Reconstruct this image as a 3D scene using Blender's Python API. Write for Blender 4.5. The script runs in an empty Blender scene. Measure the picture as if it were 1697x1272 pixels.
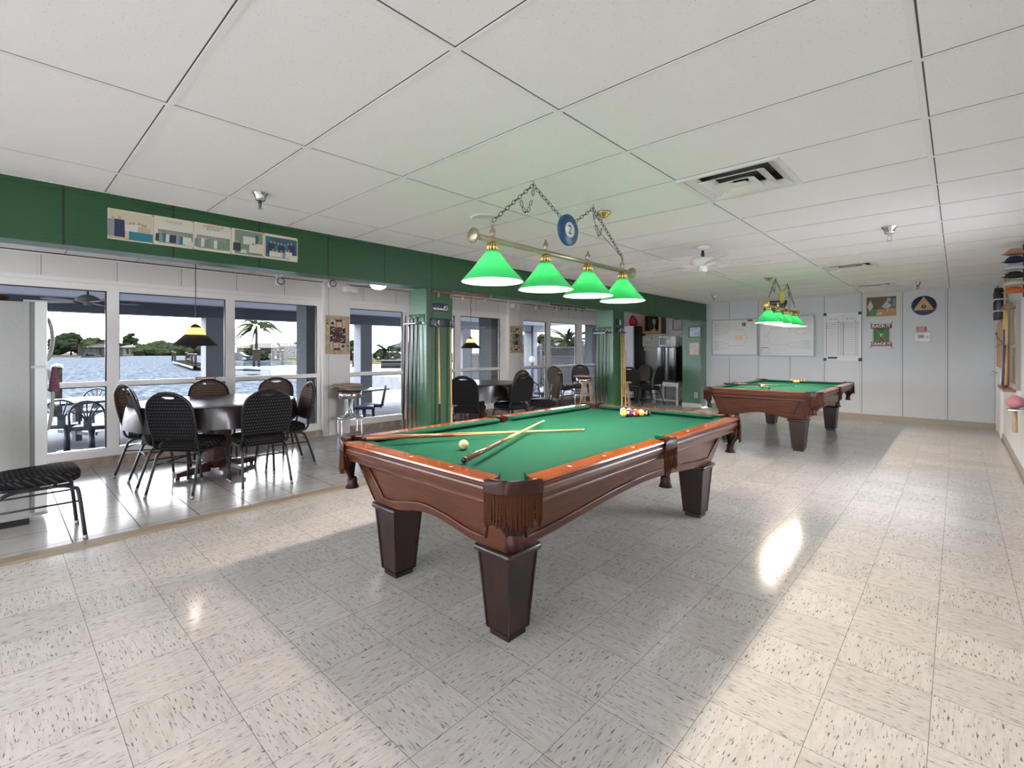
import bpy, bmesh, math, random
from mathutils import Vector, Matrix
R = random.Random(7)
PI = math.pi
sc = bpy.context.scene
C = sc.collection
W, H = 1697, 1272

# ------------------------------------------------------------------ camera
F, YAW, HZ, EYE = 794.66, 0.7485, 580.89, 1.31
cam = bpy.data.cameras.new('camera')
cam.sensor_fit = 'HORIZONTAL'; cam.sensor_width = 36.0
cam.lens = F / W * 36.0
cam.shift_x = 0.0
cam.shift_y = (HZ - H / 2) / W
cam.clip_start = 0.05; cam.clip_end = 900
co = bpy.data.objects.new('camera', cam); C.objects.link(co)
co.location = (0, 0, EYE); co.rotation_euler = (PI / 2, 0, YAW)
sc.camera = co

# ------------------------------------------------------------------ materials
MATS = {}
def nt(m):
    m.use_nodes = True
    return m.node_tree, m.node_tree.nodes, m.node_tree.links
def pm(name, col=(.8, .8, .8), rough=.5, metal=0., spec=.5, coat=0., emis=None, es=0., alpha=1., trans=0., sheen=0.):
    if name in MATS: return MATS[name]
    m = bpy.data.materials.new(name); t, n, l = nt(m)
    b = n['Principled BSDF']
    b.inputs['Base Color'].default_value = (*col, 1)
    b.inputs['Roughness'].default_value = rough
    b.inputs['Metallic'].default_value = metal
    b.inputs['Specular IOR Level'].default_value = spec
    b.inputs['Coat Weight'].default_value = coat
    b.inputs['Coat Roughness'].default_value = .08
    b.inputs['Sheen Weight'].default_value = sheen
    if emis: 
        b.inputs['Emission Color'].default_value = (*emis, 1); b.inputs['Emission Strength'].default_value = es
    MATS[name] = m
    return m
class NB:
    """tiny node builder"""
    def __init__(s, m): s.t, s.n, s.l = nt(m); s.b = s.n['Principled BSDF']
    def new(s, ty, **kw):
        x = s.n.new(ty)
        for k, v in kw.items(): setattr(x, k, v)
        return x
    def put(s, sock, v):
        if isinstance(v, bpy.types.NodeSocket): s.l.new(v, sock)
        else: sock.default_value = v
    def math(s, op, a, b=0., c=0.):
        x = s.new('ShaderNodeMath', operation=op)
        s.put(x.inputs[0], a); s.put(x.inputs[1], b)
        if op in ('MULTIPLY_ADD', 'SMOOTH_MIN', 'WRAP', 'PINGPONG'): s.put(x.inputs[2], c)
        return x.outputs[0]
    def coord(s, kind='Object'):
        return s.new('ShaderNodeTexCoord').outputs[kind]
    def sep(s, v):
        x = s.new('ShaderNodeSeparateXYZ'); s.l.new(v, x.inputs[0]); return x.outputs
    def comb(s, x, y, z=0.):
        c = s.new('ShaderNodeCombineXYZ')
        for i, v in enumerate((x, y, z)): s.put(c.inputs[i], v)
        return c.outputs[0]
    def map(s, v, scale=(1, 1, 1), loc=(0, 0, 0), rot=(0, 0, 0)):
        x = s.new('ShaderNodeMapping'); s.l.new(v, x.inputs[0])
        x.inputs['Location'].default_value = loc; x.inputs['Rotation'].default_value = rot; x.inputs['Scale'].default_value = scale
        return x.outputs[0]
    def noise(s, v, scale=5., detail=3., rough=.5, out='Fac'):
        x = s.new('ShaderNodeTexNoise'); s.l.new(v, x.inputs['Vector'])
        x.inputs['Scale'].default_value = scale; x.inputs['Detail'].default_value = detail; x.inputs['Roughness'].default_value = rough
        return x.outputs[out]
    def voro(s, v, scale=5., out='Distance'):
        x = s.new('ShaderNodeTexVoronoi'); s.l.new(v, x.inputs['Vector']); x.inputs['Scale'].default_value = scale
        return x.outputs[out]
    def ramp(s, f, stops):
        x = s.new('ShaderNodeValToRGB'); s.put(x.inputs[0], f)
        e = x.color_ramp.elements
        while len(e) < len(stops): e.new(.5)
        for i, (p, c) in enumerate(stops):
            e[i].position = p; e[i].color = (*c, 1) if len(c) == 3 else c
        return x.outputs[0]
    def mix(s, f, a, b):
        x = s.new('ShaderNodeMix', data_type='RGBA')
        s.put(x.inputs['Factor'], f)
        s.put(x.inputs['A'], a if isinstance(a, bpy.types.NodeSocket) else (*a, 1))
        s.put(x.inputs['B'], b if isinstance(b, bpy.types.NodeSocket) else (*b, 1))
        return x.outputs['Result']
    def line(s, coord, spacing, off, width):
        """1 within width of every multiple of spacing"""
        f = s.math('FRACT', s.math('DIVIDE', s.math('SUBTRACT', coord, off - width / 2), spacing))
        return s.math('LESS_THAN', f, width / spacing)
    def color(s, v): s.put(s.b.inputs['Base Color'], v)
    def bump(s, h, strength=.2, dist=.01):
        x = s.new('ShaderNodeBump'); x.inputs['Strength'].default_value = strength; x.inputs['Distance'].default_value = dist
        s.put(x.inputs['Height'], h); s.l.new(x.outputs[0], s.b.inputs['Normal'])

def wood(name, c1, c2, rough=.3, coat=.3, scale=(3, 3, 40), k=2.0):
    m = pm(name, c1, rough, coat=coat); q = NB(m)
    v = q.map(q.coord(), scale)
    q.color(q.ramp(q.noise(v, k, 4, .6), [(.35, c1), (.65, c2)]))
    return m
def speck(name, base, sc_, cols, rough=.5, **kw):
    m = pm(name, base, rough, **kw); q = NB(m)
    q.color(q.ramp(q.noise(q.coord(), sc_, 4, .6), cols)); return m

# floor: vinyl tiles laid with the streaks turned tile by tile
def m_vinyl():
    m = pm('vinyl_tile', (.6, .58, .54), .16, spec=.5); q = NB(m)
    v = q.coord(); x, y, _ = q.sep(v)
    s = .3048; ox, oy = -1.5953, .9051
    tx = q.math('DIVIDE', q.math('SUBTRACT', x, ox), s); ty = q.math('DIVIDE', q.math('SUBTRACT', y, oy), s)
    ix = q.math('FLOOR', tx); iy = q.math('FLOOR', ty)
    par = q.math('PINGPONG', q.math('ADD', ix, iy), 1.)
    # streak coordinates along x or along y
    a = q.map(v, (24, 150, 1)); b = q.map(v, (150, 24, 1))
    n1 = q.noise(a, 1.0, 2.2, .55); n2 = q.noise(b, 1.0, 2.2, .55)
    st = q.math('ADD', q.math('MULTIPLY', n1, q.math('SUBTRACT', 1., par)), q.math('MULTIPLY', n2, par))
    a2 = q.map(v, (7, 45, 1), (3, 1, 0)); b2 = q.map(v, (45, 7, 1), (3, 1, 0))
    s2 = q.math('ADD', q.math('MULTIPLY', q.noise(a2, 1., 3., .6), q.math('SUBTRACT', 1., par)), q.math('MULTIPLY', q.noise(b2, 1., 3., .6), par))
    rnd = q.new('ShaderNodeTexWhiteNoise', noise_dimensions='2D'); q.l.new(q.comb(ix, iy), rnd.inputs['Vector'])
    base = q.ramp(s2, [(.3, (.50, .475, .45)), (.5, (.585, .56, .535)), (.72, (.635, .61, .585))])
    dark = q.ramp(st, [(.325, (1, 1, 1)), (.405, (0, 0, 0))])
    dsel = q.math('MULTIPLY', dark, .82)
    c = q.mix(dsel, base, (.075, .07, .062))
    lt = q.ramp(st, [(.66, (0, 0, 0)), (.74, (1, 1, 1))])
    c = q.mix(q.math('MULTIPLY', lt, .4), c, (.74, .72, .69))
    tint = q.math('MULTIPLY_ADD', rnd.outputs['Value'], .12, .94)
    mul = q.new('ShaderNodeMix', data_type='RGBA', blend_type='MULTIPLY'); mul.inputs['Factor'].default_value = 1.
    q.l.new(c, mul.inputs['A']); q.l.new(q.comb(tint, tint, tint), mul.inputs['B'])
    g = q.math('MAXIMUM', q.line(x, s, ox, .0022), q.line(y, s, oy, .0022))
    q.color(q.mix(q.math('MULTIPLY', g, .75), mul.outputs['Result'], (.09, .085, .08)))
    w = q.noise(q.map(v, (1, 1, 1)), 7., 2., .5)
    q.put(q.b.inputs['Roughness'], q.math('MULTIPLY_ADD', q.noise(v, 3., 3., .6), .10, .085))
    q.bump(w, .05, .02)
    return m
def m_dine():
    m = pm('ceramic_tile', (.42, .40, .39), .22); q = NB(m)
    v = q.coord(); x, y, _ = q.sep(v); s = .372
    g = q.math('MAXIMUM', q.line(x, .366, -4.815, .007), q.line(y, .3715, .355, .007))
    base = q.ramp(q.noise(v, 4., 5, .6), [(.3, (.40, .385, .38)), (.7, (.52, .505, .50))])
    q.color(q.mix(g, base, (.045, .045, .05)))
    q.put(q.b.inputs['Roughness'], q.math('MULTIPLY_ADD', g, .5, .16))
    return m
def m_ceil(name='ceiling_tile'):
    m = pm(name, (.88, .875, .875), .9, spec=.1); q = NB(m)
    v = q.coord(); x, y, _ = q.sep(v)
    g = q.math('MAXIMUM', q.line(x, 1.2192, -1.331 + .0155, .006), q.line(y, .6096, 1.1336 - .0155, .006))  # dark lines beside the bars paint in the shadow of their reveals
    d = q.voro(v, 95.); n = q.noise(v, 8., 2)
    hole = q.math('MULTIPLY', q.math('LESS_THAN', d, .17), q.math('GREATER_THAN', q.noise(v, 70., 1), .56))
    c = q.mix(q.math('MULTIPLY', hole, .55), (.88, .875, .875), (.32, .32, .32))
    q.color(q.mix(g, c, (.12, .12, .12)))
    return m
def m_panel(name, col, groove, axis, spacing, off, rough=.5, width=.008, coat=0., second=None, grain=.0):
    m = pm(name, col, rough, coat=coat); q = NB(m)
    v = q.coord(); xyz = q.sep(v); a = xyz[axis]
    g = q.line(a, spacing, off, width)
    if second: g = q.math('MAXIMUM', g, q.math('MULTIPLY', q.line(a, spacing, off - second, width * .5), .45))
    c = col
    if grain:
        k = [6, 6, 6]; k[2] = 160
        f = q.noise(q.map(v, tuple(k)), 1., 3, .6)
        c = q.ramp(f, [(.3, tuple(u * (1 - grain) for u in col)), (.7, tuple(min(1, u * (1 + grain)) for u in col))])
    q.color(q.mix(g, c, groove))
    q.bump(q.math('MULTIPLY', g, -1.), .5, .004)
    return m
def m_dots(name, base, dot, sx, sz, k=.32, rough=.85, sheen=0.):
    """woven dot pattern on upholstery: rows set off by half"""
    m = pm(name, base, rough, spec=.12, sheen=sheen); q = NB(m)
    x, y, z = q.sep(q.coord())
    zz = q.math('ADD', z, q.math('MULTIPLY', y, .9))
    row = q.math('FLOOR', q.math('MULTIPLY', zz, sz))
    sh = q.math('MULTIPLY', q.math('PINGPONG', row, 1.), .5)
    u = q.math('SUBTRACT', q.math('FRACT', q.math('ADD', q.math('MULTIPLY', x, sx), sh)), .5)
    w = q.math('SUBTRACT', q.math('FRACT', q.math('MULTIPLY', zz, sz)), .5)
    d = q.math('ADD', q.math('MULTIPLY', u, u), q.math('MULTIPLY', w, w))
    q.color(q.mix(q.math('LESS_THAN', d, k * k), base, dot))
    return m
def m_glass():
    m = bpy.data.materials.new('window_glass'); t, n, l = nt(m); n.clear()
    o = n.new('ShaderNodeOutputMaterial'); mx = n.new('ShaderNodeMixShader'); tr = n.new('ShaderNodeBsdfTransparent'); gl = n.new('ShaderNodeBsdfGlossy')
    tr.inputs[0].default_value = (.96, .975, .98, 1); gl.inputs['Roughness'].default_value = .0
    fr = n.new('ShaderNodeFresnel'); fr.inputs[0].default_value = 1.45
    ma = n.new('ShaderNodeMath'); ma.operation = 'MULTIPLY'; ma.inputs[1].default_value = .22
    l.new(fr.outputs[0], ma.inputs[0]); l.new(ma.outputs[0], mx.inputs[0])
    l.new(tr.outputs[0], mx.inputs[1]); l.new(gl.outputs[0], mx.inputs[2]); l.new(mx.outputs[0], o.inputs[0])
    MATS['window_glass'] = m
    return m
def m_shade(name, col, em, es, tl=.35):
    """thin glass lamp shade: light passes through it from the bulb inside"""
    m = bpy.data.materials.new(name); t, n, l = nt(m); n.clear()
    o = n.new('ShaderNodeOutputMaterial'); mx = n.new('ShaderNodeMixShader'); tr = n.new('ShaderNodeBsdfTranslucent')
    p = n.new('ShaderNodeBsdfPrincipled'); p.inputs['Base Color'].default_value = (*col, 1); p.inputs['Roughness'].default_value = .15
    p.inputs['Emission Color'].default_value = (*em, 1); p.inputs['Emission Strength'].default_value = es  # faint emission added to the glow that the bulb sends through
    tr.inputs[0].default_value = (*col, 1); mx.inputs[0].default_value = 1 - tl
    l.new(tr.outputs[0], mx.inputs[1]); l.new(p.outputs[0], mx.inputs[2]); l.new(mx.outputs[0], o.inputs[0])
    MATS[name] = m
    return m

# ------------------------------------------------------------------ mesh builder
class MB:
    def __init__(s): s.v = []; s.f = []; s.m = []; s.s = []
    def add(s, vs, fs, mi=0, smooth=False):
        b = len(s.v); s.v.extend([tuple(p) for p in vs])
        for f in fs: s.f.append(tuple(b + i for i in f)); s.m.append(mi); s.s.append(smooth)
        return s
    def box(s, lo, hi, mi=0):
        (a, b, c), (d, e, f) = lo, hi
        return s.add([(a, b, c), (d, b, c), (d, e, c), (a, e, c), (a, b, f), (d, b, f), (d, e, f), (a, e, f)],
                     [(0, 3, 2, 1), (4, 5, 6, 7), (0, 1, 5, 4), (1, 2, 6, 5), (2, 3, 7, 6), (3, 0, 4, 7)], mi)
    def cbox(s, c, d, mi=0, M=None):
        b = MB().box(tuple(-x / 2 for x in d), tuple(x / 2 for x in d))
        T = Matrix.Translation(c) @ (M.to_4x4() if M else Matrix.Identity(4))
        return s.add([T @ Vector(p) for p in b.v], b.f, mi)
    def rbox(s, lo, hi, r=.01, mi=0, seg=2, smooth=True):
        bm = bmesh.new(); b = MB().box(lo, hi)
        vs = [bm.verts.new(p) for p in b.v]
        for f in b.f: bm.faces.new([vs[i] for i in f])
        bmesh.ops.bevel(bm, geom=list(bm.edges), offset=r, segments=seg, profile=.5, affect='EDGES')
        bm.verts.index_update()
        s.add([v.co for v in bm.verts], [[v.index for v in f.verts] for f in bm.faces], mi, smooth); bm.free(); return s
    def tube(s, pts, r, n=8, closed=False, mi=0, cap=True, smooth=True):
        P = [Vector(p) for p in pts]; k = len(P)
        rr = r if isinstance(r, (list, tuple)) else [r] * k
        T = []
        for i in range(k):
            a = P[(i - 1) % k] if (closed or i) else P[0]; b = P[(i + 1) % k] if (closed or i < k - 1) else P[-1]
            t = (b - a); T.append(t.normalized() if t.length > 1e-9 else Vector((0, 0, 1)))
        u = Vector((0, 0, 1)) if abs(T[0].z) < .9 else Vector((1, 0, 0))
        u = (u - T[0] * u.dot(T[0])).normalized(); vs = []
        for i in range(k):
            u = (u - T[i] * u.dot(T[i])).normalized(); w = T[i].cross(u)
            for j in range(n):
                a = 2 * PI * j / n
                vs.append(P[i] + (u * math.cos(a) + w * math.sin(a)) * rr[i])
        fs = []
        for i in range(k if closed else k - 1):
            i2 = (i + 1) % k
            for j in range(n):
                j2 = (j + 1) % n
                fs.append((i * n + j, i * n + j2, i2 * n + j2, i2 * n + j))
        if cap and not closed:
            fs.append(tuple(range(n - 1, -1, -1))); fs.append(tuple((k - 1) * n + j for j in range(n)))
        return s.add(vs, fs, mi, smooth)
    def cyl(s, a, b, r0, r1=None, n=16, mi=0, smooth=True):
        return s.tube([a, b], [r0, r0 if r1 is None else r1], n, mi=mi, smooth=smooth)
    def lathe(s, prof, c=(0, 0, 0), n=24, mi=0, M=None, cap=False, smooth=True, arc=2 * PI):
        full = arc > 6.28; k = n if full else n + 1; vs = []; fs = []
        for r, z in prof:
            for j in range(k):
                a = arc * j / n; vs.append(Vector((r * math.cos(a), r * math.sin(a), z)))
        for i in range(len(prof) - 1):
            for j in range(n):
                j2 = (j + 1) % k
                fs.append((i * k + j, i * k + j2, (i + 1) * k + j2, (i + 1) * k + j))
        if cap: fs.append(tuple(range(k - 1, -1, -1))); fs.append(tuple((len(prof) - 1) * k + j for j in range(k)))
        T = Matrix.Translation(c) @ (M.to_4x4() if M else Matrix.Identity(4))
        return s.add([T @ v for v in vs], fs, mi, smooth)
    def ball(s, c, r, n=12, mi=0, sq=(1, 1, 1)):
        m_ = n // 2 + 1
        pr = [(max(1e-4, math.sin(PI * i / m_)) * r, -math.cos(PI * i / m_) * r) for i in range(m_ + 1)]
        return s.lathe(pr, c, n, mi, Matrix.Diagonal(sq))
    def prism(s, poly, d, M, mi=0, holes=(), smooth=False):
        """2D polygon (with holes) extruded by d along local z, placed with 4x4 M"""
        bm = bmesh.new(); es = []
        for lp in [poly] + list(holes):
            vs = [bm.verts.new((p[0], p[1], 0)) for p in lp]
            es += [bm.edges.new((vs[i], vs[(i + 1) % len(vs)])) for i in range(len(vs))]
        bmesh.ops.triangle_fill(bm, use_beauty=True, use_dissolve=False, edges=es)
        r = bmesh.ops.extrude_face_region(bm, geom=list(bm.faces))
        for e in r['geom']:
            if isinstance(e, bmesh.types.BMVert): e.co.z += d
        bmesh.ops.recalc_face_normals(bm, faces=bm.faces); bm.verts.index_update()
        s.add([M @ v.co for v in bm.verts], [[v.index for v in f.verts] for f in bm.faces], mi, smooth); bm.free(); return s
    def quad(s, a, b, c, d, mi=0): return s.add([a, b, c, d], [(0, 1, 2, 3)], mi)
    def grid(s, fn, nu, nv, mi=0, smooth=True, closed=False):
        vs = [fn(i / nu, j / nv) for i in range(nu + (0 if closed else 1)) for j in range(nv + 1)]
        k = nv + 1; fs = []
        for i in range(nu):
            i2 = (i + 1) % nu if closed else i + 1
            for j in range(nv): fs.append((i * k + j, i2 * k + j, i2 * k + j + 1, i * k + j + 1))
        return s.add(vs, fs, mi, smooth)
    def obj(s, name, mats, parent=None, kind=None, bevel=0.):
        me = bpy.data.meshes.new(name); me.from_pydata(s.v, [], s.f); me.validate(clean_customdata=False)
        if len(me.polygons) == len(s.m):
            me.polygons.foreach_set('material_index', s.m); me.polygons.foreach_set('use_smooth', s.s)
        for m in (mats if isinstance(mats, (list, tuple)) else [mats]): me.materials.append(m)
        me.update()
        o = bpy.data.objects.new(name, me); C.objects.link(o)
        if parent: o.parent = parent
        if kind: o['kind'] = kind
        if bevel:
            b = o.modifiers.new('bevel', 'BEVEL'); b.width = bevel; b.segments = 2; b.limit_method = 'ANGLE'; b.angle_limit = .9
        return o
def tag(o, label, cat, group=None, kind=None):
    o['label'] = label; o['category'] = cat
    if group: o['group'] = group
    if kind: o['kind'] = kind
    return o
def thing(name, label, cat, loc=(0, 0, 0), rz=0., group=None):
    o = bpy.data.objects.new(name, None); C.objects.link(o); o.empty_display_size = .1
    o.location = loc; o.rotation_euler = (0, 0, rz)
    return tag(o, label, cat, group)
def dup(o, loc=None, rz=None, label=None, parent=None, scale=None):
    c = o.copy(); C.objects.link(c)
    if parent: c.parent = parent
    if loc is not None: c.location = loc
    if rz is not None: c.rotation_euler = (0, 0, rz)
    if label: c['label'] = label
    if scale: c.scale = (scale,) * 3
    for ch in list(o.children): dup(ch, parent=c)
    return c
def struct(name, mb, m, label=None):
    o = mb.obj(name, m, kind='structure')
    if label: o['label'] = label; o['category'] = 'structure'
    return o
def text(body, size, M, m, parent, name='lettering', depth=.0015, align='CENTER', shear=0., space=1., bold=0.):
    cu = bpy.data.curves.new(name, 'FONT'); cu.body = body; cu.size = size; cu.align_x = align; cu.align_y = 'CENTER'
    cu.extrude = depth; cu.shear = shear; cu.space_character = space; cu.offset = bold; cu.resolution_u = 3
    t = bpy.data.objects.new(name, cu); C.objects.link(t)
    me = bpy.data.meshes.new_from_object(t.evaluated_get(bpy.context.evaluated_depsgraph_get()))
    bpy.data.objects.remove(t); bpy.data.curves.remove(cu)
    me.transform(M); me.materials.clear(); me.materials.append(m)
    o = bpy.data.objects.new(name, me); C.objects.link(o)
    if parent: o.parent = parent
    return o
def frame_mat(o, ex, ey):
    """4x4 with origin o, local x = ex, local y = ey"""
    ex = Vector(ex).normalized(); ey = Vector(ey).normalized(); ez = ex.cross(ey)
    M = Matrix((ex, ey, ez)).transposed().to_4x4(); M.translation = Vector(o); return M
def arc_pts(c, r, a0, a1, n): return [(c[0] + r * math.cos(a0 + (a1 - a0) * i / n), c[1] + r * math.sin(a0 + (a1 - a0) * i / n)) for i in range(n + 1)]
def spline(pts, k=6):
    P = [Vector(p) for p in pts]; out = []
    for i in range(len(P) - 1):
        a, b, c, d = P[max(i - 1, 0)], P[i], P[i + 1], P[min(i + 2, len(P) - 1)]
        for j in range(k):
            t = j / k
            out.append(.5 * ((2 * b) + (c - a) * t + (2 * a - 5 * b + 4 * c - d) * t * t + (3 * b - a - 3 * c + d) * t ** 3))
    return out + [P[-1]]
SKY, SUN, EXPO, LAMP = 4.5, 2.2, 2.0, 142.
# ------------------------------------------------------------------ the room
XR, XB, XW, YF, YN, ZC, ZD, ZB = .5, -4.3, -7.12, 11.3, -6.0, 2.394, 2.36, 2.005
YD = 12.05   # the dining side runs a little deeper
VINYL, DINE, CEIL = m_vinyl(), m_dine(), m_ceil()
GREY = m_panel('grey_panelling', (.62, .645, .685), (.25, .26, .28), 0, .6093, .485, .55, .012, second=.032)
GREYR = m_panel('white_panelling', (.74, .76, .78), (.36, .36, .36), 1, .405, .2, .5, .012)
GREYW = m_panel('window_wall_panelling', (.76, .73, .71), (.36, .34, .33), 1, .628, .327, .55, .008, second=.03)
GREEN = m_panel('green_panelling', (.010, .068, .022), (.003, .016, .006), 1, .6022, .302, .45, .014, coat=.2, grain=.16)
GREENGLARE = m_panel('green_panelling_glare', (.045, .15, .08), (.012, .04, .02), 0, .6, -9.0, .34, .012, coat=1., grain=.16)  # same green paint, coloured lighter to stand for window glare
for g_ in (GREEN, GREENGLARE): g_.node_tree.nodes['Principled BSDF'].inputs['Coat Roughness'].default_value = .22
WHITE = pm('white_paint', (.84, .82, .80), .4)
WTRIM = pm('white_aluminium', (.86, .83, .81), .35)
BASE = pm('beige_vinyl_base', (.36, .33, .28), .45)
PLAIN = pm('grey_wall_paint', (.74, .73, .73), .6)
BLACK = pm('black_plastic', (.012, .012, .014), .35)
SHADOWGAP = pm('shadow_gap', (.01, .01, .012), .9)
CHROME = pm('chrome', (.75, .76, .78), .12, 1.)
STEEL = pm('brushed_steel', (.55, .56, .58), .3, 1.)
BRASS = pm('brass', (.75, .55, .22), .22, 1.)
PEWTER = pm('aged_brass', (.42, .38, .28), .35, 1.)
IRON = pm('dark_iron', (.05, .05, .05), .4, .8)
WPLAST = pm('white_plastic', (.78, .78, .77), .35)
PAPER = pm('white_paper', (.78, .77, .74), .7)
RED = pm('red_label', (.42, .03, .04), .5)
NAVY = pm('navy_sign', (.012, .016, .04), .4)

b = MB().box((XB + .05, YN, -.1), (XR + .1, YF + .1, 0)); struct('floor', b, VINYL, 'speckled white vinyl tile floor under the pool tables')
b = MB().box((XW - .1, YN, -.1), (XB - .03, YD + .1, .01)); struct('floor_dining', b, DINE, 'grey ceramic tile floor under the dining tables')
b = MB().box((XB - .05, YN, -.05), (XB + .055, YF - .35, .0))
b.prism([(-.05, 0), (.05, 0), (.035, .012), (-.05, .02)], -(YF - .35 - YN), frame_mat((XB, YN, 0), (1, 0, 0), (0, 0, 1)))
struct('trim_1', b, pm('threshold_wood', (.30, .25, .18), .4), 'wooden threshold strip where vinyl meets ceramic tile')

# ceilings: tile plane plus hanging T bars
def ceiling(name, x0, x1, z, label, YF=YF):
    cb = MB(); a, c = -1.026 - .27, -1.026 + .27
    if x0 < a < x1:          # leave the duct openings of the air diffusers
        cb.box((x0, YN, z + .002), (a, YF + .1, z + .1)).box((c, YN, z + .002), (x1, YF + .1, z + .1)); y_ = YN
        for vy in (3.267, 7.535, 9.98): cb.box((a, y_, z + .002), (c, vy - .27, z + .1)); y_ = vy + .27
        cb.box((a, y_, z + .002), (c, YF + .1, z + .1))
    else: cb.box((x0, YN, z + .002), (x1, YF + .1, z + .1))
    struct(name, cb, CEIL, label)
    g = MB(); k = -6
    while True:
        x = -1.331 + 1.2192 * k; k += 1
        if x > x1: break
        if x > x0: g.box((x - .012, YN, z - .0006), (x + .012, YF, z + .003))
    y = 1.1336 - .6096 * 8
    while y < YF:
        g.box((x0, y - .012, z), (x1, y + .012, z + .003)); y += .6096
    g.box((x0, YN, z), (x0 + .022, YF, z + .008)).box((x1 - .022, YN, z), (x1, YF, z + .008)).box((x0, YF - .022, z), (x1, YF, z + .008))
    return g
CG = pm('ceiling_bar', (.84, .835, .835), .8, spec=.1)
g = ceiling('ceiling', XB, XR, ZC, 'white suspended tile ceiling over the pool tables')
struct('trim_2', g, CG, 'white T bar grid of the main ceiling')
g = ceiling('ceiling_dining', XW, XB - .2, ZD, 'white suspended tile ceiling over the dining tables', YD)
struct('trim_3', g, CG, 'white T bar grid of the dining ceiling')

# walls
struct('wall_far', MB().box((XB - .02, YF, 0), (XR + .1, YF + .12, ZC + .1)), GREY, 'grey panelled far wall with the whiteboards')
w = MB().box((XR, 6.5, 0), (XR + .12, YF, ZC + .1)).box((XR, YN, 0), (XR + .12, 6.5, .5)).box((XR, YN, 1.95), (XR + .12, 6.5, ZC + .1))
for a, c in ((YN, -3.2), (-1.7, 4.5), (6.3, 6.5)): w.box((XR, a, .5), (XR + .12, c, 1.95))  # leaves two openings out of view, added to let in daylight
struct('wall_right', w, GREYR, 'white plank panelled wall on the right')
struct('added_sun_shield', MB().box((XR + .1, YN - 1, ZC + .1), (XR + 1.7, YF + .5, ZC + .2)), WHITE)  # unseen overhang added to keep direct sun out of the right openings
struct('wall_back', MB().box((XW - .1, YD, 0), (XB - .02, YD + .12, ZC + .1)), PLAIN, 'pale wall behind the black refrigerator')
# wall behind the photographer with an unglazed window band added to let in daylight
w = MB().box((XW - .1, YN - .12, 0), (XR + .12, YN, .9)).box((XW - .1, YN - .12, 2.15), (XR + .12, YN, ZC + .1))
for x in (XW - .1, -5.9, -4.55, -2.95, -1.35, XR - .05): w.box((x, YN - .12, .9), (x + .1, YN, 2.15))
struct('wall_near', w, WHITE)
struct('ground_added_bounce', MB().box((XW - 14, YN - 16, -.3), (XR + 14, YN - .12, -.05)), pm('bounce_ground_pale', (.42, .41, .40), .8, spec=0.))  # unseen ground added to bounce daylight up through the near openings
struct('ground_added_side', MB().box((XR + .12, YN - .12, -.3), (XR + 14, YF + 6, -.05)), pm('side_ground_grey', (.13, .13, .14), .9, spec=0.))  # unseen ground added, neutral grey so its bounced light stays dim and untinted
# green header beam and its columns
h = MB().box((XB - .2, YN, ZB), (XB, YF, ZC + .1)).box((XB - .2, YF, ZB), (XB - .02, YD, ZC + .1)); h.box((XB, YN, ZB), (XB + .008, YF, ZB + .035)).box((XB, YN, ZC - .03), (XB + .006, YF, ZC))
struct('wall_header', h, GREEN, 'dark green panelled header over the opening to the dining side')
for i, y in enumerate((3.242, 7.161)):
    m = MB().box((XB - .335, y, 0), (XB, y + .355, ZB), 0)
    for a in (y - .006, y + .35): m.box((XB - .006, a, 0), (XB + .004, a + .012, ZB), 0)
    for f in range(len(m.f)):
        p = [m.v[k] for k in m.f[f]]
        m.m[f] = 1 if max(q_[1] for q_ in p) - min(q_[1] for q_ in p) < 1e-6 else 0
    struct('wall_column', m, [GREEN, GREENGLARE], ['green column nearer the camera carrying two cue racks', 'green column farther away carrying two cue racks'][i])
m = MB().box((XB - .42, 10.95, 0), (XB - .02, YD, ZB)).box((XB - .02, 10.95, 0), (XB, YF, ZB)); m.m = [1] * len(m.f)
struct('wall_pier', m, [GREEN, GREENGLARE], 'short green wall end with two framed pictures')
b = MB().box((XB - .43, 10.938, 0), (XB + .01, 11.0, .1)); struct('baseboard_pier', b, PLAIN)
b = MB().box((XB, YF - .012, 0), (XR, YF, .105)); struct('baseboard_far', b, BASE, 'beige vinyl baseboard along the far wall')
b = MB().box((XR - .012, YN, 0), (XR, 10.15, .09)).box((XR - .03, YN, 0), (XR - .012, 10.15, .02)); struct('baseboard_right', b, BASE, 'beige baseboard along the right wall')
b = MB().box((XR - .02, YF - .03, 0), (XR, YF, ZC)); struct('trim_4', b, GREY)

# window wall
SILL, HEAD = .12, 2.075
w = MB().box((XW - .1, YN, HEAD), (XW, YD, ZD + .1)).box((XW - .1, YN, 0), (XW, YD, SILL)).box((XW - .1, 11.28, SILL), (XW, YD, HEAD))
struct('wall_left', w, GREYW, 'grey panelled window wall on the dining side')
tb = MB()
struct('baseboard_left', tb.box((XW, YN, 0), (XW + .012, YD, .105)), speck('stone_tile_base', (.35, .28, .23), 9, [(.35, (.27, .20, .16)), (.65, (.45, .35, .28))], .4), 'stone tile baseboard under the windows')
b = MB().box((XW, YN, ZD - .03), (XW + .02, YD, ZD - .012)); struct('trim_5', b, WHITE)
b = MB().box((XW, YN, ZD - .012), (XW + .016, YD, ZD)); struct('trim_6', b, SHADOWGAP)  # dark strip put in for the shadow gap under the dining ceiling
b = MB().box((XW, YN, HEAD - .01), (XW + .03, 3.39, HEAD + .035)).box((XW, 3.82, HEAD - .01), (XW + .03, 7.5, HEAD + .035)).box((XW, 7.95, HEAD - .01), (XW + .03, YF, HEAD + .035))
struct('trim_7', b, WHITE, 'white head trim along the tops of the windows')
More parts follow.
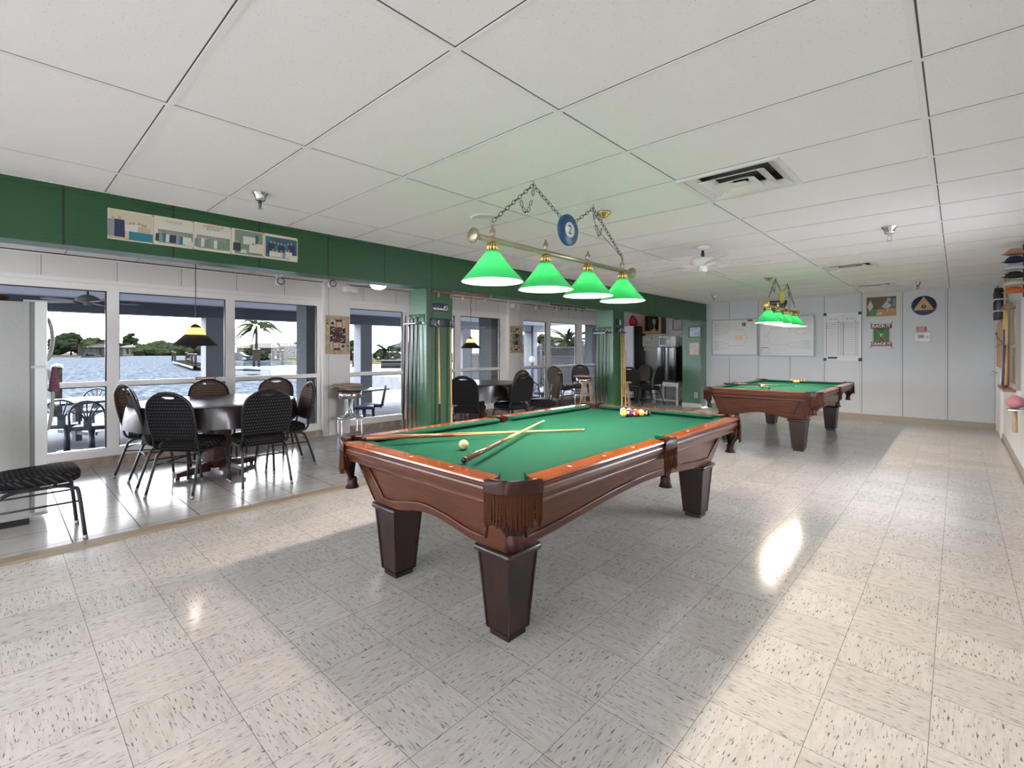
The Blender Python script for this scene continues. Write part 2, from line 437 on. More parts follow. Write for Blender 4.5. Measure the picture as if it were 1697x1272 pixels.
for i, (a, c) in enumerate(((3.395, 3.82), (7.5, 7.952))):
    b = MB().box((XW - .1, a, 0), (XW + .07, c, ZD))
    b2 = MB().box((XW - .02, a - .016, .1), (XW + .055, a, HEAD + .01))
    struct('wall_post', b, PLAIN if False else GREYW, ['grey post between windows with the jack card', 'grey post between windows with the queen card'][i])
    struct('trim_%d' % (8 + i), b2, WHITE)
GL = m_glass()
wn = [0]
def window(y0, y1, ms=.055):
    """one bay: frame, fixed upper pane, lower pane"""
    wn[0] += 1
    f = MB(); a, c = XW - .07, XW - .005
    f.box((a, y0, SILL), (c, y0 + ms, HEAD)).box((a, y1 - ms, SILL), (c, y1, HEAD))
    f.box((a, y0 + ms, HEAD - .085), (c, y1 - ms, HEAD)).box((a, y0 + ms, SILL), (c, y1 - ms, SILL + .085)).box((a, y0 + ms, .905), (c + .012, y1 - ms, .962))
    g = .014  # dark glazing gasket
    k = MB()
    for z0, z1 in ((SILL + .085, .905), (.962, HEAD - .085)):
        for lo, hi in (((y0 + ms, z0), (y0 + ms + g * .5, z1)), ((y1 - ms - g, z0), (y1 - ms, z1)), ((y0 + ms, z1 - g * .8), (y1 - ms, z1))):
            k.box((a + .03, lo[0], lo[1]), (a + .05, hi[0], hi[1]))
    o = f.obj('window_%d' % wn[0], WTRIM, kind='structure')
    k.obj('gasket', BLACK, o)
    MB().box((a + .036, y0 + ms, SILL + .085), (a + .042, y1 - ms, .905)).box((a + .036, y0 + ms, .962), (a + .042, y1 - ms, HEAD - .085)).obj('glass_pane', GL, o)
    return o
for y0, y1 in ((-5.96, -4.83), (-4.83, -3.7), (-3.7, -2.57), (-2.57, -1.44), (-1.44, -.29), (-.29, .92), (.92, 2.136), (2.136, 3.378), (3.76, 4.92), (4.92, 6.105), (6.135, 7.36), (7.87, 8.93), (8.985, 10.15), (10.29, 11.28)):
    window(y0, y1)
b = MB().box((XW, YN, SILL - .01), (XW + .02, 3.39, SILL + .06)).box((XW, 3.82, SILL - .01), (XW + .02, 7.5, SILL + .06)).box((XW, 7.95, SILL - .01), (XW + .02, YF, SILL + .06))
struct('trim_10', b, WTRIM)
b = MB().box((XW - .07, 7.36, SILL), (XW - .005, 7.5, HEAD)).box((XW - .07, 10.15, SILL), (XW - .005, 10.29, HEAD)).box((XW - .07, 6.105, SILL), (XW - .005, 6.135, HEAD)).box((XW - .07, 8.93, SILL), (XW - .005, 8.985, HEAD))
struct('trim_11', b, WTRIM)
# door at the end of the right wall
d = MB().rbox((XR - .03, 10.2, .01), (XR - .002, 11.12, 2.03), .004).box((XR - .035, 10.12, 0), (XR, 10.2, 2.1)).box((XR - .035, 11.12, 0), (XR, 11.2, 2.1)).box((XR - .035, 10.12, 2.03), (XR, 11.2, 2.1))
door = struct('door_1', d, WHITE, 'white door at the far end of the right wall')
k = MB().cyl((XR - .03, 10.95, .95), (XR - .07, 10.95, .95), .012).ball((XR - .085, 10.95, .95), .03)
k.obj('door_knob', STEEL, door)

# ------------------------------------------------------------------ ceiling fittings
def vent(cx, cy, label):
    t = thing('ceiling_vent', label, 'vent', (cx, cy, ZC), 0, 'square ceiling air diffusers')
    f = MB(); a = .297
    f.box((-a, -a, -.006), (-a + .032, a, .006)).box((a - .032, -a, -.006), (a, a, .006)).box((-a + .032, -a, -.006), (a - .032, -a + .032, .006)).box((-a + .032, a - .032, -.006), (a - .032, a, .006))
    f.obj('frame', WPLAST, t)
    MB().box((-.275, -.275, .09), (.275, .275, .10)).box((-.275, -.275, .003), (-.268, .275, .09)).box((.268, -.275, .003), (.275, .275, .09)).box((-.268, -.275, .003), (.268, -.268, .09)).box((-.268, .268, .003), (.268, .275, .09)).obj('dark_duct', pm('duct_grey', (.10, .10, .10), .7), t)
    for r0, r1, z in ((.205, .262, -.004), (.125, .192, -.012), (.045, .115, -.020)):
        c = MB(); p = [(-1, -1), (1, -1), (1, 1), (-1, 1)]
        lo = [(x * r1, y * r1, z) for x, y in p]; hi = [(x * r0, y * r0, z + .034) for x, y in p]
        lo2 = [(x * r1, y * r1, z + .003) for x, y in p]; hi2 = [(x * (r0 + .003), y * (r0 + .003), z + .037) for x, y in p]
        for i in range(4):
            j = (i + 1) % 4
            c.quad(lo[i], lo[j], hi[j], hi[i]).quad(lo2[i], hi2[i], hi2[j], lo2[j]).quad(lo[i], lo2[i], lo2[j], lo[j])
        c.obj('vane', WPLAST, t)
    MB().box((-.045, -.045, -.012), (.045, .045, -.009)).obj('centre_plate', WPLAST, t)
vent(-1.026, 3.267, 'large white square air diffuser nearest the camera in the ceiling')
vent(-1.026, 7.535, 'white square air diffuser in the ceiling between the two pool tables and the wall')
vent(-1.026, 9.98, 'white square air diffuser closest to the far wall')
def sprinkler(x, y, label, s=1.):
    t = thing('fire_sprinkler', label, 'sprinkler', (x, y, ZC), 0, 'ceiling fire sprinklers')
    MB().lathe([(.05 * s, 0), (.047 * s, -.004), (.032 * s, -.035 * s), (.03 * s, -.05 * s), (.0, -.05 * s)], n=20).obj('escutcheon', CHROME, t)
    m = MB().cyl((0, 0, -.045 * s), (0, 0, -.07 * s), .011, n=10)
    for a in (-1, 1): m.tube([(a * .01, 0, -.065 * s), (a * .017, 0, -.085 * s), (a * .004, 0, -.105 * s)], .003, 6)
    m.obj('nozzle', IRON if s < 1.1 else STEEL, t)
    MB().lathe([(.0, -.106 * s), (.018, -.106 * s), (.02, -.109 * s), (0, -.109 * s)], n=14).obj('deflector', STEEL, t)
sprinkler(-3.518, 1.239, 'chrome fire sprinkler in the ceiling above the pinned photographs')
sprinkler(-.436, 5.333, 'chrome fire sprinkler in the ceiling past the first diffuser on the right', 1.15)
sprinkler(-.457, 9.899, 'chrome fire sprinkler in the ceiling near the triangle plaque')
sprinkler(-3.489, 9.555, 'small dark fire sprinkler in the ceiling near the end of the green header')
t = thing('ceiling_speaker', 'round white speaker grille flush in the ceiling behind the near lamp bar', 'speaker', (-2.82, 2.72, ZC))
MB().lathe([(.125, 0), (.122, -.006), (.105, -.009), (.1, -.004), (0, -.006)], n=36).obj('grille', WPLAST, t)
m = MB()
for k in range(4): m.ball((.112 * math.cos(k * PI / 2 + .4), .112 * math.sin(k * PI / 2 + .4), -.009), .004, 8)
m.obj('screws', STEEL, t)

# ceiling fan
t = thing('ceiling_fan', 'white five blade ceiling fan hanging between the two pool tables', 'ceiling fan', (-1.95, 5.03, ZC))
MB().lathe([(.075, 0), (.075, -.015), (.06, -.03), (.02, -.038), (0, -.038)]).obj('canopy', WPLAST, t)
MB().cyl((0, 0, -.03), (0, 0, -.12), .014).cyl((0, 0, -.075), (0, 0, -.085), .02, mi=0).obj('downrod', IRON, t)
MB().lathe([(.0, -.11), (.05, -.112), (.11, -.125), (.13, -.15), (.13, -.175), (.11, -.195), (.06, -.205), (0, -.205)], n=32).obj('motor_housing', WPLAST, t)
MB().lathe([(.05, -.2), (.05, -.25), (.035, -.265), (0, -.265)]).obj('switch_housing', WPLAST, t)
for k in range(5):
    a = k * 2 * PI / 5 + .35
    Mz = Matrix.Rotation(a, 4, 'Z') @ Matrix.Translation((.2, 0, -.205)) @ Matrix.Rotation(.24, 4, 'X')
    pl = [(0, -.05), (.08, -.06), (.34, -.07), (.43, -.05), (.46, 0), (.43, .05), (.34, .07), (.08, .06), (0, .05)]
    bl = MB().prism(pl, .006, Mz).obj('blade', pm('fan_blade_white', (.62, .62, .61), .5), t)
    MB().prism([(-.13, -.018), (-.02, -.03), (.05, -.035), (.05, .035), (-.02, .03), (-.13, .018)], .005, Mz @ Matrix.Translation((0, 0, -.006))).obj('blade_bracket', WPLAST, bl)
m = MB().tube([(.03, 0, -.26), (.03, 0, -.33)], .0015, 5).ball((.03, 0, -.335), .007, 8); m.obj('pull_chain', STEEL, t)
# ------------------------------------------------------------------ pool tables
WOOD = wood('mahogany', (.062, .016, .008), (.118, .034, .015), .32, .12, (2, 2, 30), 2.)
WOODD = wood('dark_mahogany', (.013, .006, .005), (.028, .011, .008), .3, .2, (14, 14, 1.5), 2.)
WOODT = wood('cherry_rail_top', (.30, .062, .013), (.42, .105, .022), .12, .5, (3, 3, 30), 1.5)
LEATH = pm('brown_leather', (.035, .009, .007), .38, spec=.3)
FELT = speck('green_felt', (.008, .07, .045), 300, [(.3, (.007, .064, .041)), (.7, (.009, .076, .05))], .95, spec=.08)
def m_fringe():
    m = pm('twisted_fringe', (.14, .05, .025), .9, spec=.1); q = NB(m)
    x, y, z = q.sep(q.coord())
    f = q.math('FRACT', q.math('MULTIPLY', q.math('ADD', q.math('ADD', z, q.math('MULTIPLY', x, .7)), q.math('MULTIPLY', y, .7)), 110.))
    q.color(q.ramp(f, [(.0, (.018, .006, .004)), (.5, (.13, .05, .025)), (1., (.022, .008, .005))])); return m
FRINGE = m_fringe()
SIGHT = pm('pearl_sight', (.85, .78, .62), .25)
HX, HY, ZT, ZBED = .735, 1.36, .787, .75

def pocket_frame(kind):
    """outline (inner lip, outer lip) of the pocket leather, in local metres"""
    if kind == 'corner':     # corner at (HX,-HY), opening towards -x +y
        c = (HX - .165, -HY + .165)
        outer = arc_pts(c, .174, math.radians(-88), math.radians(-2), 16)
        inner = arc_pts((HX - .085, -HY + .085), .066, math.radians(-112), math.radians(22), 16)
    else:                    # middle of the long side at x = HX
        outer = [(HX + .004 + .006 * math.cos(t), .078 * math.sin(t)) for t in [math.radians(-90 + 180 * i / 16) for i in range(17)]]
        inner = arc_pts((HX - .055, 0), .055, math.radians(-80), math.radians(80), 16)
    return outer, inner

def make_pocket(root, kind, T, Z):
    outer, inner = pocket_frame(kind)
    n = len(outer); m = MB()
    # leather collar: rolled top, outside drop, inside drop
    prof = []
    for i in range(n):
        o, q_ = Vector((*outer[i], 0)), Vector((*inner[i], 0)); d = (o - q_)
        L = d.length; d = d / L
        prof.append([o + Vector((0, 0, ZT - .058)) + d * .002, o + Vector((0, 0, ZT - .018)) + d * .007, o + Vector((0, 0, ZT + .002)) + d * .001, o + Vector((0, 0, ZT + .008)) - d * min(.018, L * .4),
                     q_ + Vector((0, 0, ZT + .004)), q_ + Vector((0, 0, ZT - .02)) + d * .004, q_ + Vector((0, 0, ZT - .11)) + d * .012])
    kk = len(prof[0]); vs = [T @ p for r in prof for p in r]
    fs = [(i * kk + j, (i + 1) * kk + j, (i + 1) * kk + j + 1, i * kk + j + 1) for i in range(n - 1) for j in range(kk - 1)]
    m.add(vs, fs, 0, True)
    po = m.obj('pocket', LEATH, root)
    # fringe
    fr = MB(); cnt = 34 if kind == 'corner' else 14
    if Z: cnt = cnt * 2 // 3
    for i in range(cnt):
        u = (i + .5) / cnt * (n - 1); k = int(u); w = u - k
        p = Vector((*outer[k], 0)).lerp(Vector((*outer[min(k + 1, n - 1)], 0)), w)
        L = .125 + R.uniform(-.012, .014); jx, jy = R.uniform(-.004, .004), R.uniform(-.004, .004)
        pts = [T @ (p + Vector((jx * (z_ / L) + R.uniform(-.0012, .0012), jy * (z_ / L) + R.uniform(-.0012, .0012), ZT - .05 - z_))) for z_ in (0, L * .25, L * .5, L * .75, L)]
        fr.tube(pts, [.0046, .0048, .0050, .0050, .0040], 5)
    fr.obj('fringe', FRINGE, po)
    # net of straps gathered into a boss under the fringe
    nt_ = MB(); c = Vector((HX - .085, -HY + .085, 0)) if kind == 'corner' else Vector((HX - .03, 0, 0))
    for i in range(0, n, 2):
        o = Vector((*outer[i], 0))
        top = c.lerp(o, .93)
        pts = [top + Vector((0, 0, ZT - .10)), c.lerp(top, .82) + Vector((0, 0, ZT - .15)), c.lerp(top, .42) + Vector((0, 0, ZT - .20)), c.lerp(top, .22) + Vector((0, 0, ZT - .235))]
        nt_.tube([T @ p for p in spline(pts, 3)], .0075, 6)
    cc = T @ (c + Vector((0, 0, 0)))
    nt_.lathe([(.026, ZT - .225), (.03, ZT - .24), (.028, ZT - .255), (.04, ZT - .285), (.0, ZT - .285)], (cc.x, cc.y, 0), 14)
    for zz, f in ((.17, .66), (.14, .8)):
        nt_.tube([T @ (c.lerp(Vector((*outer[i], 0)), f) + Vector((0, 0, ZT - zz))) for i in range(n)], .005, 5)
    nt_.obj('leather_net', LEATH, po)

def make_table(label, cx, cy, far):
    t = thing('pool_table', label, 'pool table', (cx, cy, 0), 0, 'pool tables')
    # --- cabinet with arched lower edge, flaring upwards
    z0, z1, k = .422, .695, .30
    AX, AY = .532, 1.19
    def arch(u, L):
        a = abs(u) * L; e = L - .20
        if a > e: return z0
        q_ = 1 - a / e
        h = .075 if L > 1 else .055
        return z0 + h * (3 * q_ ** 2 - 2 * q_ ** 3 if q_ < 1 else 1) ** .75
    cab = MB(); mo = MB(); N = 40
    for s in range(4):
        ax = s % 2; L, O = (AX, AY) if ax == 0 else (AY, AX)
        sg = -1 if s in (0, 3) else 1
        def P(u, z, inn=0.):
            f = k * (z - z0); a = u * (L + f - inn); o = sg * (O + f - inn)
            return (a, o, z) if ax == 0 else (o, a, z)
        vs = []; fs = []
        for i in range(N + 1):
            u = -1 + 2 * i / N; zb = arch(u, L)
            vs += [P(u, z1), P(u, zb), P(u, zb, .03), P(u, z1, .03)]
        for i in range(N):
            for j in range(4):
                a, b_ = i * 4 + j, i * 4 + (j + 1) % 4
                q_ = (a, b_, b_ + 4, a + 4)
                fs.append(q_)
        cab.add(vs, fs)
        # bead round the raised panel
        pts = []
        e = .13 / L; zt = z1 - .045
        pts.append(P(-1 + e * .75, zt, -.003))
        for i in range(N + 1):
            u = (-1 + e) + (2 - 2 * e) * i / N
            pts.append(P(u, arch(u, L) + .048 + (.0), -.003))
        pts.append(P(1 - e * .75, zt, -.003))
        mo.tube(pts, .009, 6); mo.tube([P(-1 + e * .75, zt, -.003), P(1 - e * .75, zt, -.003)], .009, 6)
        mo.tube([P(-1, z0 + .01, -.0), P(-1, z1, -.0)], .005, 6)
    cab.box((-.5, -1.15, .66), (.5, 1.15, .69))
    co_ = cab.obj('cabinet', WOOD, t); mo.obj('panel_moulding', WOOD, co_)
    # --- legs
    for sx in (-1, 1):
        for sy in (-1, 1):
            x, y = sx * .444, sy * 1.09
            bm = bmesh.new()
            def sq(h, z): return [bm.verts.new((x + a * h, y + b_ * h, z)) for a, b_ in ((-1, -1), (1, -1), (1, 1), (-1, 1))]
            r0 = sq(.071, .032); r1 = sq(.099, .386)
            side = [bm.faces.new((r0[i], r0[(i + 1) % 4], r1[(i + 1) % 4], r1[i])) for i in range(4)]
            bm.faces.new(r0[::-1]); bm.faces.new(r1)
            bmesh.ops.inset_individual(bm, faces=side, thickness=.017, depth=0.)
            bmesh.ops.inset_individual(bm, faces=side, thickness=.005, depth=-.007)
            bm.verts.index_update(); m = MB()
            m.add([v.co for v in bm.verts], [[v.index for v in f.verts] for f in bm.faces]); bm.free()
            m.box((x - .0585, y - .0585, 0), (x + .0585, y + .0585, .034))
            lg = m.obj('leg', WOODD, t)
            MB().rbox((x - .117, y - .117, .386), (x + .117, y + .117, .422), .016, seg=3).obj('leg_cap', WOODD, lg)
    # --- rails: moulded outside, glossy top, inlaid sights
    g, gm = .128, .072
    def rail(a, b_, side):
        """straight rail from a to b along the given side; outward normal known"""
        nx, ny = side; dx, dy = -ny, nx
        base = Vector((nx * (HX if nx else 0), ny * (HY if ny else 0), 0))
        pf = [(-.086, ZT - .03), (-.086, ZT), (-.006, ZT), (.0, ZT - .004), (.002, ZT - .012), (-.004, ZT - .018), (-.010, ZT - .024), (-.010, ZT - .030), (-.005, ZT - .034), (-.003, ZT - .042), (-.006, ZT - .062),
              (-.018, ZT - .082), (-.028, ZT - .094), (-.026, ZT - .098), (-.026, ZT - .106), (-.034, ZT - .108), (-.075, ZT - .108)]
        m = MB(); vs = []
        for e, sg in ((a, 1), (b_, -1)):
            jw = .038 if abs(abs(e) - (HX if ny else HY) + g) < 1e-6 else -.006
            for d, z in pf:
                ee = e + sg * jw * min(1, abs(d) / .086)
                vs.append(base + Vector((dx * ee + nx * d, dy * ee + ny * d, z)))
        n = len(pf)
        for i in range(n):
            j = (i + 1) % n
            m.add([vs[i], vs[j], vs[n + j], vs[n + i]], [(0, 1, 2, 3)], 1 if i in (0, 1, 2, 3) else 0)
        m.add([vs[i] for i in range(n)], [tuple(range(n))], 0); m.add([vs[n + i] for i in range(n)], [tuple(range(n - 1, -1, -1))], 0)
        bm = None
        o = m.obj('rail', [WOOD, WOODT], t)
        s_ = MB(); L = b_ - a
        for kk in range(1, 4):
            e = a + L * kk / 4 if abs(L) > .9 or True else 0
            c = base + Vector((dx * e - nx * .045, dy * e - ny * .045, ZT + .0004))
            d1 = Vector((dx, dy, 0)) * .009; d2 = Vector((nx, ny, 0)) * .014
            s_.quad(c - d1, c - d2, c + d1, c + d2)
        s_.obj('sight_inlays', SIGHT, o)
        # cushion
        q_ = MB(); cp = [(-.085, ZT - .001), (-.085, ZT - .036), (-.115, ZT - .037), (-.140, ZT - .016), (-.140, ZT - .004), (-.132, ZT - .001)]
        vs = []; 
        for e, sg in ((a, 1), (b_, -1)):
            for d, z in cp:
                cor = abs(abs(e) - (HX if ny else HY) + g) < 1e-6
                mit = (.038 + (abs(d) - .085) * .85) if cor else (-.006 + (abs(d) - .085) * .3)
                ee = e + sg * mit
                vs.append(base + Vector((dx * ee + nx * d, dy * ee + ny * d, z)))
        n = len(cp)
        for i in range(n):
            j = (i + 1) % n; q_.add([vs[i], vs[j], vs[n + j], vs[n + i]], [(0, 1, 2, 3)])
        q_.add(vs[:n], [tuple(range(n))]); q_.add(vs[n:], [tuple(range(n - 1, -1, -1))])
        q_.obj('cushion', FELT, t)
    rail(-HX + g, HX - g, (0, 1)); rail(-HX + g, HX - g, (0, -1))
    for nx in (1, -1):
        rail(-HY + g, -gm, (nx, 0)); rail(gm, HY - g, (nx, 0))
    # --- slate bed with pocket notches
    bx, by = HX - .085, HY - .085
    poly = []
    for cx_, cy_, a0 in ((bx, -by, 180), (bx, 0, 'm'), (bx, by, 270), (-bx, by, 0), (-bx, 0, 'm'), (-bx, -by, 90)):
        if a0 == 'm':
            s_ = 1 if cx_ > 0 else -1
            poly += [(cx_ + s_ * .031 - s_ * .058 * math.cos(t_), s_ * .058 * math.sin(t_)) for t_ in [math.radians(-57 + 114 * i / 10) for i in range(11)]]
        else:
            sx, sy = (1 if cx_ > 0 else -1), (1 if cy_ > 0 else -1)
            ccx, ccy = cx_, cy_
            a_ = math.degrees(math.atan2(-sy, -sx))
            st = [math.radians(a_ + 44 - 88 * i / 10) for i in range(11)]
            poly += [(ccx + .066 * math.cos(q_), ccy + .066 * math.sin(q_)) for q_ in st]
    MB().prism(poly, -.025, Matrix.Translation((0, 0, ZBED))).obj('cloth_bed', FELT, t)
    # --- pockets
    I = Matrix.Identity(4)
    for sx, sy in ((1, -1), (-1, -1), (1, 1), (-1, 1)):
        make_pocket(t, 'corner', Matrix.Diagonal((sx, -sy, 1, 1)), far)
    make_pocket(t, 'side', I, far); make_pocket(t, 'side', Matrix.Diagonal((-1, 1, 1, 1)), far)
    return t
T1, T2 = (-1.978, 2.713), (-1.97, 8.27)
t1 = make_table('mahogany pool table with green cloth nearest the camera', *T1, False)
t2 = make_table('mahogany pool table with green cloth farther back near the whiteboards', *T2, True)
# small maker's medallion on the near end rail
m = MB().lathe([(0, 0), (.03, 0), (.03, .0012), (0, .0012)], (-.33, -HY + .06, ZT), 24, M=Matrix.Diagonal((1.5, .7, 1)))
mo_ = m.obj('maker_medallion', pm('medallion_gold', (.25, .12, .05), .3, .6), t1)

# ------------------------------------------------------------------ balls
IV = pm('cue_ball_ivory', (.58, .50, .27), .12, coat=.3)
BR = .0286
PAL = dict(yellow=(.85, .48, .03), blue=(.02, .05, .30), red=(.55, .03, .02), purple=(.10, .01, .10), orange=(.75, .16, .02), green=(.01, .16, .05), maroon=(.20, .01, .02), black=(.008, .008, .01))
def ball_mats(c, stripe):
    nm = ('striped_' if stripe else 'solid_') + c
    m = pm(nm, PAL[c], .1, coat=.6); q = NB(m)
    x, y, z = q.sep(q.coord('Generated'))
    zc = q.math('ABSOLUTE', q.math('SUBTRACT', z, .5))
    dx = q.math('SUBTRACT', x, .5); dz = q.math('SUBTRACT', z, .5)
    rr = q.math('ADD', q.math('MULTIPLY', dx, dx), q.math('MULTIPLY', dz, dz))
    spot = q.math('LESS_THAN', rr, .042)
    cream = (.55, .49, .36)
    base = q.mix(q.math('GREATER_THAN', zc, .27), PAL[c], cream) if stripe else PAL[c]
    q.color(q.mix(spot, base, cream)); return m
def ball(name, label, pos, mat, num=None, rot=(0, 0, 0), group=None):
    o = MB().ball((0, 0, 0), BR, 24).obj(name, mat)
    o.location = (pos[0], pos[1], ZBED + BR); o.rotation_euler = rot
    tag(o, label, 'ball', group)
    if num is not None:
        for s in (1, -1):
            M = frame_mat((0, s * -(BR + .0001), 0), (s, 0, 0), (0, 0, 1))
            text(str(num), .013 if num > 9 else .016, M, BLACK, o, 'number', .0003)
    return o
ball('cue_ball', 'cream cue ball with a black dot beside the crossed cues on the near table', (-2.045, 1.80), IV)
m = MB().ball((.018, -.0222, .0035), .0028, 8); m.obj('black_dot', BLACK, bpy.data.objects['cue_ball'])
ORDER = [('yellow', 0, 1), ('purple', 1, 12), ('orange', 1, 13), ('red', 0, 3), ('black', 0, 8), ('yellow', 1, 9), ('green', 1, 14), ('maroon', 0, 7), ('blue', 0, 2), ('green', 0, 6),
         ('black', 0, 8), ('blue', 1, 10), ('red', 1, 11), ('purple', 0, 4), ('maroon', 1, 15)]
def rack(apex, table_word, layout, grp, ndetail):
    """apex ball first, then each row; row k holds k+1 balls from left to right"""
    k = 0
    for row in range(5):
        for j in range(row + 1):
            c, s, nn = layout[k]; k += 1
            x = apex[0] + (j - row / 2) * 2 * BR * 1.005; y = apex[1] + row * BR * 2 * .87
            where = ('at the apex' if row == 0 else 'in row %s of' % ['', 'two', 'three', 'four', 'five'][row])
            lab = '%s %s ball %s the rack on the %s table' % ('striped' if s else 'solid', c, where if row else 'at the front tip of', table_word)
            ball('pool_ball', lab, (x, y), ball_mats(c, s), nn if ndetail else None, (R.uniform(-.5, .3), R.uniform(-.6, .6), R.uniform(-.9, .9)), grp)
L1 = [('yellow', 0, 1), ('orange', 1, 13), ('purple', 0, 4), ('blue', 0, 2), ('green', 0, 6), ('red', 0, 3), ('maroon', 1, 15), ('red', 1, 11), ('purple', 1, 12), ('yellow', 1, 9), ('blue', 1, 10), ('green', 1, 14), ('maroon', 0, 7), ('orange', 0, 5), ('black', 0, 8)]
rack((-2.062, 3.60), 'near', L1, 'racked balls on the near table', True)
L2 = [('yellow', 0, 1), ('orange', 0, 5), ('yellow', 1, 9), ('red', 0, 3), ('blue', 0, 2), ('maroon', 0, 7), ('orange', 1, 13), ('green', 0, 6), ('purple', 1, 12), ('purple', 0, 4), ('blue', 1, 10), ('green', 1, 14), ('maroon', 1, 15), ('red', 1, 11), ('orange', 0, 5)]
rack((-2.06, 9.45), 'far', L2, 'racked balls on the far table', False)
ball('cue_ball', 'cream cue ball between the crossed cues on the far table', (-2.15, 7.86), IV)

# ------------------------------------------------------------------ cues
MAPLE = wood('cue_maple', (.62, .40, .14), (.74, .52, .22), .25, .4, (40, 40, 3), 2.)
BUTT = wood('cue_butt_brown', (.18, .055, .022), (.30, .10, .04), .25, .4, (60, 60, 4), 2.)
DARKBUTT = pm('cue_butt_dark', (.035, .012, .012), .3, coat=.3)
TIPW = pm('cue_ferrule', (.85, .83, .78), .4)
def cue(label, a, b_, butt=BUTT, group=None, frac=.5, shaft=MAPLE, points=True, name='pool_cue', r0=.0148, r1=.0062):
    """a = butt end, b = tip end"""
    a, b_ = Vector(a), Vector(b_); L = (b_ - a).length; d = (b_ - a).normalized()
    t = thing(name, label, 'pool cue', a, 0, group)
    rr = lambda f: r0 + (r1 - r0) * f
    t.rotation_mode = 'QUATERNION'; t.rotation_quaternion = Vector((0, 0, 1)).rotation_difference(d)
    MB().cyl((0, 0, 0), (0, 0, .02), r0 * .93, r0, 12).obj('bumper', BLACK, t)
    MB().cyl((0, 0, .02), (0, 0, L * frac), r0, rr(frac), 14).obj('butt', butt, t)
    MB().cyl((0, 0, L * frac), (0, 0, L - .03), rr(frac), r1, 12).obj('shaft', shaft, t)
    if points:
        m = MB()
        for k in range(4):
            q_ = k * PI / 2 + .4; r_ = rr(frac) + .0004
            z0_, z1_ = L * frac - .02, L * frac + .16
            p = [Vector((math.cos(q_ + o_) * (r_), math.sin(q_ + o_) * (r_), z_)) for o_, z_ in ((-.7, z0_), (-.35, z0_), (0, z0_), (.35, z0_), (.7, z0_))]
            tip_ = Vector((math.cos(q_) * (rr(frac + .1) + .0006), math.sin(q_) * (rr(frac + .1) + .0006), z1_))
            for i in range(4): m.add([p[i], p[i + 1], tip_], [(0, 1, 2)])
        m.obj('splice_points', butt, t)
    MB().cyl((0, 0, L - .03), (0, 0, L - .008), r1, r1 * .98, 10).obj('ferrule', TIPW, t)
    MB().cyl((0, 0, L - .008), (0, 0, L), r1 * .98, r1 * .7, 10).obj('tip', NAVY, t)
    return t
cue('pool cue with reddish butt lying under the other cue on the near table', (-2.515, 1.44, ZT + .019), (-1.91, 2.81, ZBED + .008), frac=.36)
cue('pool cue with dark brown butt crossing over the first cue on the near table', (-1.665, 1.465, ZT + .019), (-2.285, 2.815, ZBED + .032), butt=wood('cue_butt_umber', (.11, .05, .025), (.19, .09, .045), .25, .4, (60, 60, 4), 2.), frac=.36)
cue('dark pool cue lying along the near end of the far table', (-2.63, 7.62, ZT + .018), (-1.83, 8.5, ZBED + .01), butt=DARKBUTT, shaft=pm('cue_shaft_dark', (.12, .06, .03), .3), frac=.5)
cue('pale pool cue crossing over the dark cue on the far table', (-1.86, 7.10, ZT + .018), (-2.40, 8.56, ZBED + .026), butt=pm('cue_butt_grey', (.2, .17, .15), .3), frac=.4)

# ------------------------------------------------------------------ lamp bars
SHG = m_shade('green_glass_shade', (.03, .46, .15), (.01, .55, .13), .05, .14)
SHW = m_shade('white_glass_lining', (.70, .58, .45), (1., .82, .62), .05, .24)
BULB = pm('bulb_glow', (1, .9, .7), .4, emis=(1., .87, .74), es=LAMP)
CORD = pm('lamp_chain_wire', (.03, .03, .03), .4, .7)
def chain(a, b_, sag=0., link=.042, r=.0021, wid=.0105):
    m = MB(); a, b_ = Vector(a), Vector(b_)
    n = max(2, int((b_ - a).length * (1 + sag * 2) / (link * .82)))
    P = [a.lerp(b_, i / n) + Vector((0, 0, -sag * 4 * (i / n) * (1 - i / n))) for i in range(n + 1)]
    for i in range(n):
        c = (P[i] + P[i + 1]) / 2; d = (P[i + 1] - P[i]).normalized()
        s_ = d.cross(Vector((0, 0, 1)));  s_ = s_.normalized() if s_.length > .05 else Vector((1, 0, 0))
        up = d.cross(s_); w = s_ if i % 2 else up
        hl = link * .5
        pts = [c + d * (hl * math.cos(q_)) * (1 if abs(math.cos(q_)) < .9 else 1) + w * (wid * math.sin(q_)) for q_ in [2 * PI * k / 12 for k in range(12)]]
        m.tube(pts, r, 5, closed=True)
    return m
